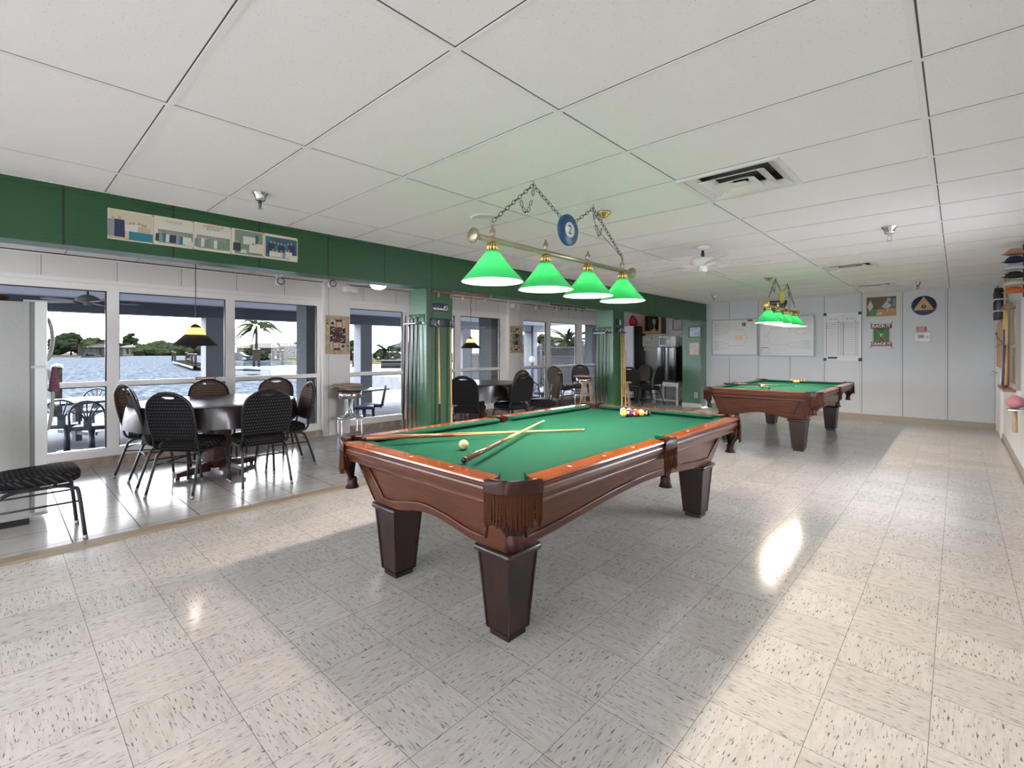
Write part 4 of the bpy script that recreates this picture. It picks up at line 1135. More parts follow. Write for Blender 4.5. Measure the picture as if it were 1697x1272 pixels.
for x in (-.262, -.06, -.02, .012, .025, .215, .245): stroke(m, M, [(x, .43 if x in (.012, -.262) else .275), (x, -.36)], .0035)
for i in range(20):
    for x in (-.27, .018): stroke(m, M, [(x, .265 - i * .0335), (x + .004, .25 - i * .0335)], .009)
m.obj('ruled_lines', INK, t)
m = MB(); m2 = MB()
for q, x0 in ((m2, -.22), (m, .055)):
    for i in range(16):
        stroke(q, M, [(x0 + .011 * i, .345 + .012 * math.sin(i * 2.3)), (x0 + .011 * (i + .6), .35 + .016 * math.sin(i * 3.1 + 1))], .006)
    stroke(q, M, [(x0 + .15, .30), (x0 + .17, .30)], .016)
m.obj('handwriting', INK, t); m2.obj('handwriting', INKB, t)
# dark notice, mostly behind the far lamp
t = thing('notice_sign', 'dark blue notice board with pale lettering above the right whiteboard', 'sign', (-2.84, YF, 2.205))
MB().rbox((-.225, -.012, -.165), (.225, -.001, .165), .003).obj('plate', NAVY, t)
M = frame_mat((0, -.0125, .115), (1, 0, 0), (0, 0, 1)); text('NOTICE', .062, M, WPLAST, t, 'lettering', .0005)
m = MB(); Mm = frame_mat((0, 0, 0), (1, 0, 0), (0, 0, 1))
for i in range(6):
    x = -.17
    while x < .16:
        w = R.uniform(.02, .06); stroke(m, Mm, [(x, .055 - .038 * i), (min(x + w, .18), .055 - .038 * i)], .014, .0128); x += w + .014
m.obj('small_print', pm('sign_gold', (.45, .40, .25), .5), t)
# framed print: seated figure in green and dancers, kept plain
t = thing('framed_print', 'white framed print with green and blue figures on a tan floor', 'picture', (-1.045, YF, 2.14))
MB().box((-.252, -.02, -.21), (-.222, -.001, .21)).box((.222, -.02, -.21), (.252, -.001, .21)).box((-.222, -.02, -.21), (.222, -.001, -.18)).box((-.222, -.02, .18), (.222, -.001, .21)).obj('frame', pm('cream_frame', (.66, .62, .52), .5), t)
MB().box((-.222, -.008, -.18), (.222, -.001, .18)).obj('print', pm('print_brown', (.16, .11, .08), .6), t)
def blob(m, M, pts, z): m.add([M @ Vector((x, y, z)) for x, y in pts], [tuple(range(len(pts)))])
for nm, col, shapes in (('floor_patch', (.45, .27, .14), [[(-.20, -.175), (.218, -.175), (.218, -.04), (-.05, -.05)]]), ('cream_patch', (.60, .55, .42), [[(-.215, .0), (-.16, .13), (-.12, .0), (-.17, -.1)], [(-.05, -.12), (.02, -.10), (.0, -.15), (-.07, -.16)]]),
                        ('green_patch', (.05, .30, .15), [[(-.17, -.07), (-.11, -.04), (-.06, -.10), (-.09, -.175), (-.16, -.17)]]), ('pale_patch', (.42, .52, .50), [[(-.0, -.01), (.08, .10), (.16, .0), (.10, -.04), (.06, -.04)], [(.09, .15), (.13, .15), (.14, .09), (.08, .09)], [(.085, -.02), (.105, -.02), (.10, -.11), (.09, -.11)]]), ('blue_patch', (.16, .28, .40), [[(.17, .12), (.215, .14), (.218, -.02), (.165, -.01)]])):
    m = MB()
    for k, s_ in enumerate(shapes): blob(m, Mm, s_, .0085 + .0003 * k + {'floor_patch': 0, 'cream_patch': .0006, 'green_patch': .0012, 'pale_patch': .0018, 'blue_patch': .003}[nm])
    m.obj(nm, pm('print_' + nm, col, .6), t)
# RACK IT & CRACK IT sign
t = thing('pool_sign', 'cut out tin sign reading RACK IT and CRACK IT', 'sign', (-1.045, YF, 1.605))
MB().rbox((-.118, -.012, -.175), (.118, -.004, .175), .004).obj('green_panel', pm('sign_green', (.03, .17, .05), .4), t)
MB().box((-.138, -.010, -.2), (-.112, -.003, .2)).box((.112, -.010, -.2), (.138, -.003, .2)).obj('edge', pm('sign_cream', (.60, .50, .40), .5), t)
SR = pm('sign_brown', (.16, .04, .03), .5)
for s, tx in ((1, 'RACK IT'), (-1, 'CRACK IT')):
    b_ = MB().prism([(-.155, .165 * s - .04), (.155, .165 * s - .04), (.155, .165 * s + .04), (-.155, .165 * s + .04)], .016, Mm).obj('banner', SR, t)
    text(tx, .073 if s > 0 else .066, frame_mat((0, -.0165, .165 * s), (1, 0, 0), (0, 0, 1)), WPLAST, b_, 'lettering', .001, bold=.0022)
text('&', .07, frame_mat((0, -.0125, .0), (1, 0, 0), (0, 0, 1)), WPLAST, t, 'lettering', .001)
m = MB()
for s in (-1, 1): m.cyl((s * .17, -.006, .245), (-s * .09, -.0105, -.16), .005, .007, 8).cyl((s * .13, -.006, -.19), (s * .168, -.006, -.25), .008, .008, 8).cyl((s * .13, -.006, .19), (s * .165, -.006, .24), .006, .005, 8)
m.obj('crossed_cues', pm('sign_tan', (.45, .28, .15), .5), t)
m = MB(); RXM = Matrix.Rotation(PI / 2, 3, 'X')
for r_ in range(3):
    for k in range(r_ + 1): m.ball(((k - r_ / 2) * .026, -.014, -.045 - .024 * r_), .012, 10, sq=(1, .4, 1))
m.obj('ball_triangle', pm('sign_balls', (.35, .06, .04), .4), t)
# triangle plaque
t = thing('wall_plaque', 'round navy plaque holding a wooden ball triangle', 'plaque', (-.44, YF, 2.118))
MB().lathe([(0, .002), (.172, .002), (.172, .018), (.165, .022), (0, .022)], (0, 0, 0), 48, M=rxm).obj('disc', pm('plaque_navy', (.012, .025, .085), .4), t)
tri = [(-.145, -.083), (.145, -.083), (0, .163)]
sm = MB().prism([(-.135, -.083), (.135, -.083), (.14, -.075), (.006, .152), (-.006, .152), (-.14, -.075)], .016, frame_mat((0, -.022, 0), (1, 0, 0), (0, 0, 1))).obj('wooden_triangle', wood('plaque_wood', (.42, .24, .09), (.55, .33, .13), .4, .2, (6, 6, 6)), t)
MB().lathe([(0, .038), (.032, .038), (.03, .044), (0, .044)], (0, 0, -.02), 24, M=rxm).obj('eight_ball_disc', BLACK, t)
MB().lathe([(0, .0445), (.013, .0445), (0, .046)], (0, 0, -.02), 16, M=rxm).obj('white_dot', WPLAST, t)
# thermostat and red label
t = thing('thermostat', 'white thermostat with a small grey display on the far wall', 'thermostat', (-.462, YF, 1.55))
MB().rbox((-.11, -.03, -.08), (.11, -.001, .08), .008).obj('case', WPLAST, t)
MB().box((-.058, -.032, -.015), (.03, -.029, .048)).obj('display', pm('lcd_grey', (.22, .24, .20), .3), t)
m = MB(); stroke(m, Mm, [(-.04, .03), (-.04, .0)], .006, .0323); stroke(m, Mm, [(-.015, .03), (-.015, .0), (.005, .0), (.005, .03), (-.015, .03)], .006, .0323); m.obj('digits', BLACK, t)
MB().rbox((.06, -.034, -.02), (.09, -.028, .03), .002).obj('buttons', pm('button_grey', (.5, .5, .5), .5), t)
t = thing('warning_label', 'small red label just above the thermostat', 'label', (-.469, YF, 1.70))
MB().box((-.07, -.004, -.043), (.07, -.001, .043)).obj('sticker', RED, t)
m = MB()
for i in range(4): stroke(m, Mm, [(-.055, .026 - .017 * i), (.05 - .012 * (i % 2), .026 - .017 * i)], .006, .0045)
m.obj('small_print', WPLAST, t)
# ------------------------------------------------------------------ photographs pinned on the green header (face +X)
def on_beam(y, z, d=.0): return frame_mat((XB + .0 + d, y, z), (0, 1, 0), (0, 0, 1))   # local x = +Y, y = up, z = +X
PCOL = dict(cream=(.60, .54, .44), wall=(.50, .46, .34), dark=(.03, .035, .05), teal=(.02, .16, .22), grey=(.22, .24, .26), skin=(.42, .24, .16), green=(.16, .24, .17), pale=(.55, .56, .52), khaki=(.42, .36, .25), navy=(.02, .03, .09), deep=(.03, .10, .13))
def pcol(k): return pm('photo_' + k, PCOL[k], .45)
def photo(y0, y1, z0, z1, label, scene):
    t = thing('photograph', label, 'photograph', (XB + .001, (y0 + y1) / 2, (z0 + z1) / 2), 0, 'photographs pinned on the green header')
    a, c = (y1 - y0) / 2, (z1 - z0) / 2
    MB().box((0.0, -a, -c), (.003, a, c)).obj('print_border', pcol('cream'), t)
    M = frame_mat((0, 0, 0), (0, 1, 0), (0, 0, 1)); lay = [.0034]
    def rect(n, x0, y0_, x1, y1_, col, skew=0.):
        m = MB(); blob(m, M, [(x0 * a, y0_ * c), (x1 * a, (y0_ + skew) * c), (x1 * a, (y1_) * c), (x0 * a, y1_ * c)], lay[0]); lay[0] += .0002; m.obj(n, pcol(col), t)
    def people(n, xs, base, top, bodies, hd=.1):
        per = {}
        for i, x in enumerate(xs):
            col = bodies[i % len(bodies)]; m = per.setdefault(col, MB()); h = per.setdefault('skin', MB())
            tp = top + R.uniform(-.12, .06); w = .085 * .27 / (2 * a) * 2
            w = .03 / a * 1.0
            blob(m, M, [((x - w) * a, base * c), ((x + w) * a, base * c), ((x + w * .9) * a, (tp - .35) * c), ((x - w * .9) * a, (tp - .35) * c)], lay[0])
            blob(h, M, [(x * a + .008 * math.cos(q), (tp - .24) * c + .010 * math.sin(q)) for q in [2 * PI * k / 10 for k in range(10)]], lay[0] + .0001)
            lay[0] += .00012
        for k, m in per.items(): m.obj('figures', pcol(k), t)
    scene(rect, people)
    m = MB()
    for sy in (-1, 1): m.ball((.005, a * .97, sy * c * .93), .004, 8)
    m.obj('push_pins', BLACK, t); return t
def s1(r, p):
    r('room', -.96, -.95, .97, .92, 'wall'); r('pool_cloth', -.1, -.92, .97, -.35, 'teal', .0); r('floor_part', -.96, -.95, -.1, -.75, 'khaki')
    p('f', [-.35, -.05, .1, .35, .5, .62], -.35, .45, ['khaki', 'pale', 'cream', 'pale', 'khaki']); p('f', [-.78, -.5], -.8, .75, ['grey', 'navy'])
def s2(r, p):
    r('room', -.80, -.82, .96, .35, 'green'); r('wall_part', -.80, .1, .96, .55, 'pale'); r('table_part', -.80, -.7, -.3, -.3, 'pale'); r('table_part', .55, -.8, .96, -.5, 'pale')
    p('f', [-.7 + .17 * k for k in range(9)], -.75, .2, ['dark', 'grey', 'teal', 'pale', 'navy']); r('text_line', -.45, .74, .4, .77, 'grey'); r('text_line', -.4, .64, .42, .67, 'grey')
def s3(r, p):
    r('room', -.86, -.82, .93, .35, 'green'); r('wall_part', -.86, .1, .93, .5, 'pale'); r('table_part', -.86, -.7, -.3, -.3, 'pale'); p('f', [-.75 + .17 * k for k in range(9)], -.75, .2, ['green', 'grey', 'pale', 'green'])
def s4(r, p):
    r('room', -.80, -.9, .90, .93, 'green'); r('window_part', -.3, -.1, .5, .5, 'pale'); r('post_part', .45, -.2, .62, .7, 'deep'); r('table_part', -.3, -.9, .5, -.35, 'green'); r('table_part', -.5, -.8, -.1, -.55, 'pale')
    p('f', [-.68, .3, .7], -.7, .35, ['dark', 'pale', 'cream'])
def s5(r, p):
    r('room', -.93, -.84, .95, .80, 'deep'); r('wall_part', -.93, .0, -.6, .80, 'teal'); r('rail_part', .3, -.75, .95, -.5, 'pale', -.2)
    p('f', [-.6 + .2 * k for k in range(7)], -.5, .6, ['navy', 'dark', 'teal']); p('f', [-.5, -.25, 0, .25, .45], -.8, .05, ['pale', 'cream', 'pale', 'grey'])
PY = [.524, .785, 1.035, 1.295, 1.545, 1.827]
PN = ['photograph of men standing beside a teal pool table, leftmost on the header', 'photograph of a seated crowd with two lines of caption above', 'greenish crowd photograph with handwriting across its top', 'photograph of people round a table before a window', 'dark teal group photograph, last of the row on the header']
ph = []
for i, sc_ in enumerate((s1, s2, s3, s4, s5)): ph.append(photo(PY[i] + .001, PY[i + 1] - .001, 2.086 + .002 * i, 2.298 + .002 * i, PN[i], sc_))
for k, (tx, dy) in enumerate((('HARBOR CLUB', .085), ('BILLIARDS', .064))):
    text(tx, .021, frame_mat((.005, .0, dy), (0, 1, .04), (0, 0, 1)), INK, ph[2], 'handwriting', .0002, shear=.2)

# ------------------------------------------------------------------ playing card plaques on the window posts (face +X)
CARD = speck('worn_card_wood', (.50, .38, .24), 12, [(.3, (.40, .29, .18)), (.7, (.60, .47, .32))], .6)
CRED = pm('card_maroon', (.16, .03, .03), .6); CDK = pm('card_black', (.03, .03, .035), .6); CGR = pm('card_grey', (.20, .21, .22), .6); CLT = pm('card_cream', (.60, .52, .38), .6)
def spade(cx, cy, s):
    h = [(0, 1), (.3, .55), (.75, .1), (.8, -.25), (.5, -.5), (.15, -.35), (.12, -.55), (.3, -.85), (-.3, -.85), (-.12, -.55), (-.15, -.35), (-.5, -.5), (-.8, -.25), (-.75, .1), (-.3, .55)]
    return [(cx + x * s, cy + y * s) for x, y in h]
def card(y, label, letter, cols):
    t = thing('playing_card_plaque', label, 'plaque', (XW + .07, y, 1.555), 0, 'oversized playing card plaques')
    a, c = .197, .30
    bd = MB()
    for i in range(3): bd.box((0, -a + i * 2 * a / 3 + .002, -c + R.uniform(0, .008)), (.018, -a + (i + 1) * 2 * a / 3 - .002, c - R.uniform(0, .008)))
    bd.obj('boards', CARD, t)
    M = frame_mat((.0185, 0, 0), (0, 1, 0), (0, 0, 1))
    def shapes(name, m, L, z):
        q = MB()
        for s in L: blob(q, M, s, z)
        for s in L: blob(q, M, [(-x, -y_) for x, y_ in s], z)
        q.obj(name, m, t)
    shapes('panel', CLT, [[(-.125, .0), (.125, 0), (.125, .235), (-.125, .235)]], .0002)
    shapes('robe', cols[1], [[(-.125, .0), (.06, .0), (.125, .03), (.125, .12), (.03, .06), (-.06, .13), (-.125, .13)]], .0006)
    shapes('robe_stripe', CLT, [arc_pts((-.02, .01), .105, .2, 2.6, 14) + arc_pts((-.02, .01), .092, 2.6, .2, 14), arc_pts((-.02, .01), .07, .2, 2.6, 14) + arc_pts((-.02, .01), .06, 2.6, .2, 14)], .0010)
    shapes('tunic', cols[0], [[(-.045, .03), (.06, .05), (.085, .12), (-.05, .12)], [(-.05, .235), (.08, .235), (.06, .20), (-.03, .20)]], .0014)
    shapes('face', CLT, [[(.025 + .036 * math.cos(q), .165 + .04 * math.sin(q)) for q in [2 * PI * k / 16 for k in range(16)]]], .0018)
    shapes('hair', cols[2], [[(-.03, .20), (-.012, .20), (-.014, .13), (-.04, .13)], [(.062, .2), (.08, .2), (.09, .13), (.066, .13)], [(.012, .172), (.02, .172), (.02, .166), (.012, .166)], [(.03, .172), (.038, .172), (.038, .166), (.03, .166)]], .0022)
    shapes('pip', CDK, [spade(-.085, .175, .036), spade(-.165, .17, .02)], .0026)
    for s in (1, -1):
        text(letter, .062, frame_mat((.0190, -.165 * s, .235 * s), (0, s, 0), (0, 0, s)), CDK, t, 'letter', .0004)
    q = MB()
    for x in (-.125, .125): stroke(q, M, [(x, -.235), (x, .235)], .003, .003)
    for y_ in (-.235, .235): stroke(q, M, [(-.125, y_), (.125, y_)], .003, .003)
    q.obj('border_line', CDK, t)
card(3.605, 'jack of spades painted on worn boards on the nearer window post', 'J', (CRED, CDK, pm('card_gold', (.38, .24, .10), .6)))
card(7.715, 'queen of spades painted on worn boards on the farther window post', 'Q', (CDK, CGR, CDK))

# ------------------------------------------------------------------ cue racks on the columns
RACKM = pm('rack_metal', (.60, .62, .64), .3, .8)
def side_rack(yc, label, specs, cue_labels, grp):
    """rack on the -Y side of a column; specs: (x, height, butt material, frac)"""
    t = thing('cue_rack', label, 'cue rack', (XB - .17, yc, 1.62), 0, 'cue racks on the green columns')
    MB().rbox((-.16, -.012, -.015), (.13, -.001, .10), .004).obj('back_plate', GREENGLARE, t)
    MB().rbox((-.19, -.062, -.012), (.15, -.050, .006), .003).box((-.19, -.055, -.012), (-.178, -.001, .006)).box((.138, -.055, -.012), (.15, -.001, .006)).obj('front_bar', RACKM, t)
    MB().rbox((.05, -.066, -.016), (.155, -.048, .010), .004).obj('dark_clip', BLACK, t)
    for (x, h, bm_, fr), lb in zip(specs, cue_labels):
        cue(lb, (x + .0, yc - .075, .0), (x + .0, yc - .030, h), butt=bm_, group=grp, frac=fr, points=False, shaft=DSH)
DSH = pm('cue_shaft_grey', (.05, .05, .05), .3)
RB = pm('cue_butt_red', (.10, .02, .015), .3, coat=.3)
W1 = 'house cues in the rack on the side of the nearer column'; W2 = 'house cues in the rack on the side of the farther column'
side_rack(3.242, 'grey metal cue rack on the window facing side of the nearer column', [(-4.655, 1.74, DARKBUTT, .45), (-4.575, 1.70, RB, .42), (-4.495, 1.71, RB, .42), (-4.42, 1.72, RB, .42)],
          ['leftmost dark cue in the side rack of the nearer column', 'second cue from the left in the side rack of the nearer column', 'third cue from the left in the side rack of the nearer column', 'rightmost cue in the side rack of the nearer column'], W1)
side_rack(7.161, 'grey metal cue rack on the window facing side of the farther column', [(-4.62, 1.70, DARKBUTT, .45), (-4.55, 1.70, RB, .42), (-4.47, 1.70, RB, .42), (-4.40, 1.70, DARKBUTT, .42)],
          ['leftmost cue in the side rack of the farther column', 'second cue from the left in the side rack of the farther column', 'third cue from the left in the side rack of the farther column', 'rightmost cue in the side rack of the farther column'], W2)
def front_rack(y0, y1, z, label, specs, grp):
    t = thing('cue_rack', label, 'cue rack', (XB, (y0 + y1) / 2, z), 0, 'cue racks on the green columns')
    a = (y1 - y0) / 2
    MB().rbox((.001, -a, -.045), (.02, a, .045), .004).rbox((.02, -a, -.045), (.055, a, -.03), .003).obj('shelf', NAVY, t)
    MB().tube([(.03 + .012 * math.cos(q), -a * .45, .0 + .012 * math.sin(q)) for q in [2 * PI * i / 14 for i in range(14)]], .004, 6, closed=True).rbox((.02, -a * .72, -.03), (.034, -a * .60, -.018), .003).obj('clip', RACKM, t)
    for y, h, bm_, fr, lb in specs: cue(lb, (XB + .06, y, .0), (XB + .032, y, h), butt=bm_, group=grp, frac=fr, points=False, r0=.0145)
front_rack(3.29, 3.585, 1.625, 'navy cue rack under the no smoking sign on the nearer column', [(3.385, 1.66, DARKBUTT, .43, 'two piece cue with dark butt on the front of the nearer column'), (3.555, 1.66, MAPLE, .40, 'plain pale cue at the right front edge of the nearer column')], 'cues on the front of the nearer column')
front_rack(7.25, 7.52, 1.66, 'dark cue rack on the front of the farther column', [(7.36, 1.70, MAPLE, .4, 'left pale cue on the front of the farther column'), (7.425, 1.70, pm('cue_butt_black2', (.02, .015, .012), .3), .3, 'middle cue on the front of the farther column'), (7.485, 1.70, MAPLE, .4, 'right pale cue on the front of the farther column')], 'cues on the front of the farther column')
t = thing('chalk_box', 'small grey chalk holder on the farther column above its cue rack', 'holder', (XB, 7.30, 1.80))
MB().rbox((.001, -.05, -.05), (.03, .05, .05), .004).obj('case', NAVY, t); MB().rbox((.03, .02, -.045), (.036, .06, .04), .002).obj('bright_panel', RACKM, t)
t = thing('no_smoking_sign', 'small dark No Smoking sign on the nearer green column', 'sign', (XB, 3.435, 1.795))
MB().rbox((.001, -.105, -.04), (.008, .105, .048), .003).obj('plate', NAVY, t)
text('No Smoking', .031, frame_mat((.0085, -.028, -.012), (0, 1, 0), (0, 0, 1)), WPLAST, t, 'lettering', .0004, bold=.0006)
m = MB(); m.tube([(.0095, .072 + .026 * math.cos(q), .0 + .026 * math.sin(q)) for q in [2 * PI * i / 24 for i in range(24)]], .003, 6, closed=True).tube([(.0095, .054, .018), (.0095, .09, -.018)], .003, 6).obj('prohibition_symbol', WPLAST, t)

# scoring beads on wires under the header
BEAD = wood('bead_wood', (.20, .075, .03), (.30, .12, .05), .4, .2, (20, 20, 20)); BEADD = pm('bead_dark', (.03, .014, .01), .4)
def beads(y0, y1, z, x, m, label, nh):
    t = thing('scoring_beads', label, 'scoring beads', (x, y0, z), 0, 'billiard scoring beads along the header')
    L = y1 - y0
    MB().cyl((0, -.03, 0), (0, L + .03, 0), .003, n=6).obj('wire', IRON, t)
    n = int(L / .021); bm_ = MB()
    for i in range(n): bm_.ball((0, (i + .5) * L / n, 0), .0125, 8, sq=(1, .8, 1))
    o = bm_.obj('bead_row', m, t)
    for i in range(nh):
        y = (i + .5) * L / nh; h = MB()
        h.tube([(0, y, 0), (0, y, -.03)], .004, 6).tube([(0, y + .012 * math.cos(q), -.045 + .016 * math.sin(q)) for q in [2 * PI * k / 14 for k in range(14)]], .0035, 6, closed=True)
        h.obj('ring', BRASS if m is BEAD else IRON, t)
    MB().cyl((0, -.03, 0), (-.02, -.03, .03), .004, n=6).cyl((0, L + .03, 0), (-.02, L + .03, .03), .004, n=6).obj('bracket', STEEL, t)
beads(3.30, 4.20, 1.975, XB + .025, BEAD, 'brown wooden scoring beads by the nearer column', 5)
beads(5.42, 6.30, 1.975, XB + .025, BEADD, 'dark scoring beads between the two columns', 5)

# ------------------------------------------------------------------ small fittings under the dining ceiling
def track(x, y, L, label):
    t = thing('track_light', label, 'spot light', (x, y, ZD), 0, 'white track lights under the dining ceiling')
    MB().box((-.018, 0, -.05), (.018, L, -.02)).box((-.01, .05, -.02), (.01, .08, 0)).box((-.01, L - .08, -.02), (.01, L - .05, 0)).obj('rail', WPLAST, t)
    for yy in (.04,):
        h = MB(); h.cyl((0, yy, -.05), (0, yy, -.075), .01, n=8)
        Mx = Matrix.Rotation(math.radians(80), 3, 'Y')
        h.lathe([(.02, -.055), (.04, -.045), (.048, .0), (.048, .045), (.042, .05), (0, .05)], (0, yy, -.105), 20, M=Mx); h.obj('lamp_head', WPLAST, t)
        MB().lathe([(.040, .047), (.050, .047), (.050, .056), (.040, .056)], (0, yy, -.105), 20, M=Mx).obj('black_rim', BLACK, t)
track(-6.85, 2.62, .06, 'small round white spotlight with black rim above the right pane of the first windows')
track(-6.55, 3.22, .62, 'white track light running past the nearer window post')
track(-6.72, 8.0, .5, 'white track light above the second row of windows beside the queen card')
track(-6.70, 8.70, .06, 'small round white spotlight with black rim above the second row of windows')
t = thing('fluorescent_fixture', 'thin white strip light under the dining ceiling in front of the far windows', 'light fixture', (-6.6, 9.2, ZD))
MB().box((-.03, 0, -.05), (.03, .55, -.01)).box((-.02, .1, -.01), (.02, .14, 0)).box((-.02, .4, -.01), (.02, .44, 0)).obj('housing', WPLAST, t)
for x, y, lb in ((-6.95, 3.78, 'white wall box high on the nearer window post'), (-6.95, 7.62, 'white wall box high on the farther window post')):
    t = thing('emergency_light', lb, 'emergency light', (x, y, 2.27), 0, 'white boxes on the window posts')
    MB().rbox((-.105, -.09, -.04), (.03, .07, .045), .006).obj('case', WPLAST, t); MB().rbox((-.02, .02, -.055), (.05, .1, .02), .008).obj('lamp', WPLAST, t)
t = thing('ceiling_light', 'white bowl light with a pull cord next to the nearer green column', 'ceiling light', (-6.55, 4.02, ZD))
MB().lathe([(.0, 0), (.10, 0), (.11, -.02), (.11, -.03)], n=30).obj('base', WPLAST, t)
MB().lathe([(.12, -.03), (.125, -.045), (.10, -.085), (.05, -.105), (0, -.11)], n=30).obj('glass_bowl', pm('opal_glass', (.85, .85, .83), .2, emis=(1, .97, .9), es=.6), t)
MB().tube([(.04, 0, -.1), (.04, 0, -.23)], .0012, 5).ball((.04, 0, -.24), .008, 8, sq=(.8, .8, 1.8)).obj('pull_cord', WPLAST, t)
t = thing('window_sticker', 'small red sticker on the middle window by the first dining table', 'sticker', (XW + .008, 1.86, .955))
MB().box((0, -.13, -.018), (.002, .10, .018)).obj('strip', pm('sticker_pink', (.36, .12, .14), .5), t)
m = MB(); Mx = frame_mat((.0022, 0, 0), (0, 1, 0), (0, 0, 1))
for i in range(9): stroke(m, Mx, [(-.11 + .022 * i, 0), (-.096 + .022 * i, 0)], .012, .0003)
m.obj('small_print', WPLAST, t)

# ------------------------------------------------------------------ corner behind the farther column
t = thing('tall_refrigerator', 'tall black refrigerator with a pale door in the back corner', 'refrigerator', (-6.50, 11.6, .01))
MB().rbox((-.36, -.28, .05), (.34, .32, 1.95), .008).obj('body', BLACK, t); MB().rbox((-.36, -.345, .08), (.335, -.28, 1.945), .01).obj('door', pm('pale_door', (.60, .62, .66), .3), t)
MB().rbox((.10, -.38, .9), (.13, -.345, 1.3), .008).obj('handle', STEEL, t)
def bag(u, v):
    a = 2 * PI * u; k = math.sin(PI * v) ** .6; h = .10 - .05 * math.sin(a)
    return (.12 * math.cos(a) * k + .02 * v, .10 * math.sin(a) * k, h * (1 - math.cos(PI * v)) )
lump('red_bag', pm('red_bag', (.42, .01, .02), .5), bag, 'red bag lying on the tall black refrigerator', 'bag', (-6.32, 11.52, 1.96), 28, 10)
MW = pm('table_white', (.62, .61, .58), .5)
t = thing('white_stand', 'white low stand with a lower shelf under the black mini refrigerator', 'stand', (-5.20, 11.36, .01))
MB().rbox((-.33, -.30, .495), (.33, .30, .535), .005).obj('top', MW, t); MB().rbox((-.29, -.26, .08), (.29, .26, .105), .004).obj('shelf', MW, t)
MB().box((-.29, -.275, .43), (.29, -.255, .495)).box((-.29, .255, .43), (.29, .275, .495)).box((.285, -.25, .43), (.305, .25, .495)).box((-.305, -.25, .43), (-.285, .25, .495)).obj('apron', MW, t)
for sx_ in (-1, 1):
    for sy_ in (-1, 1): MB().rbox((sx_ * .30 - .028, sy_ * .27 - .028, 0), (sx_ * .30 + .028, sy_ * .27 + .028, .495), .004).obj('leg', MW, t)
t = thing('mini_refrigerator', 'glossy black mini refrigerator standing on the white stand', 'refrigerator', (-5.205, 11.38, .547))
GB = pm('gloss_black', (.010, .011, .014), .12, coat=.5)
MB().rbox((-.235, -.20, .02), (.235, .25, .85), .008).obj('body', BLACK, t)
m = MB()
def dr(u, v): return (-.235 + .47 * u, -.225 - .028 * math.sin(PI * u), .04 + .80 * v)
m.grid(dr, 16, 1); m.quad((-.235, -.2, .04), (-.235, -.225, .04), (-.235, -.225, .84), (-.235, -.2, .84)).quad((.235, -.225, .04), (.235, -.2, .04), (.235, -.2, .84), (.235, -.225, .84))
for z in (.04, .84): m.add([(-.235, -.2, z)] + [dr(i / 16, (z - .04) / .8) for i in range(17)] + [(.235, -.2, z)], [tuple(range(19))])
m.obj('door', GB, t); MB().box((.10, -.25, .78), (.155, -.244, .80)).obj('badge', RACKM, t)
mm = MB()
for sx_ in (-1, 1):
    for sy_ in (-1, 1): mm.cyl((sx_ * .2, sy_ * .17 + .02, 0), (sx_ * .2, sy_ * .17 + .02, .03), .015, n=8)
mm.obj('feet', BLACK, t)
t = thing('microwave_oven', 'white microwave oven on top of the black mini refrigerator', 'microwave', (-5.28, 11.45, 1.398))
MB().rbox((-.19, -.16, .012), (.25, .2, .27), .008).obj('case', WPLAST, t); MB().box((-.165, -.168, .06), (.10, -.16, .235)).obj('window', pm('oven_window', (.16, .17, .14), .15), t); MB().rbox((.13, -.17, .02), (.245, -.16, .265), .003).obj('control_panel', WPLAST, t)
MB().cyl((.10, -.175, .05), (.10, -.175, .24), .008, n=8).obj('handle', WPLAST, t)
mm = MB()
for sx_ in (-1, 1): mm.box((sx_ * .15 + .02, -.12, 0), (sx_ * .15 + .05, -.09, .014)).box((sx_ * .15 + .02, .12, 0), (sx_ * .15 + .05, .15, .014))
mm.obj('feet', BLACK, t)
t = thing('patterned_jar', 'dark jar with pale spots beside the microwave', 'jar', (-4.985 + .0, 11.32, 1.398))
MB().lathe([(0, 0), (.032, 0), (.036, .02), (.036, .10), (.03, .115), (0, .118)], n=20).obj('body', speck('jar_spots', (.1, .1, .1), 60, [(.45, (.03, .03, .03)), (.55, (.5, .4, .32))], .4), t)
t = thing('decorative_plate', 'pale round patterned plate leaning above the black mini refrigerator', 'plate', (-5.02, 11.50, 1.56))
MB().lathe([(0, .0), (.09, .0), (.13, .018), (.135, .018), (.135, .024), (.09, .008), (0, .008)], n=32, M=rxm).obj('dish', speck('plate_floral', (.6, .6, .55), 40, [(.4, (.62, .62, .58)), (.55, (.30, .36, .36)), (.65, (.6, .5, .4))], .4), t)
MB().cyl((0, .0, -.15), (0, .0, -.11), .02, n=10).rbox((-.04, -.02, -.162), (.04, .06, -.148), .003).obj('stand', IRON, t)
t = thing('hanging_cabinet', 'white wall cabinet with one wide and four small drawers', 'cabinet', (-5.90, YD, 1.42))
MB().rbox((-.28, -.30, 0), (.28, -.001, .29), .004).obj('body', MW, t)
MB().rbox((-.255, -.312, .15), (.24, -.30, .275), .003).obj('wide_drawer', MW, t); MB().ball((.02, -.322, .21), .014, 10).obj('knob', IRON, t)
for k in range(4):
    d_ = MB().rbox((-.255 + .125 * k, -.312, .02), (-.137 + .125 * k, -.30, .135), .003).obj('small_drawer', MW, t); MB().ball((-.196 + .125 * k, -.32, .075), .008, 8).obj('knob', STEEL, d_)
MB().rbox((-.26, -.22, -.11), (.24, -.001, -.004), .003).obj('lower_box', MW, t)
OAKC = wood('oak_case', (.40, .20, .06), (.52, .29, .10), .35, .3, (4, 4, 14)); CASED = wood('case_side', (.13, .03, .015), (.18, .05, .025), .35, .3, (4, 4, 14))
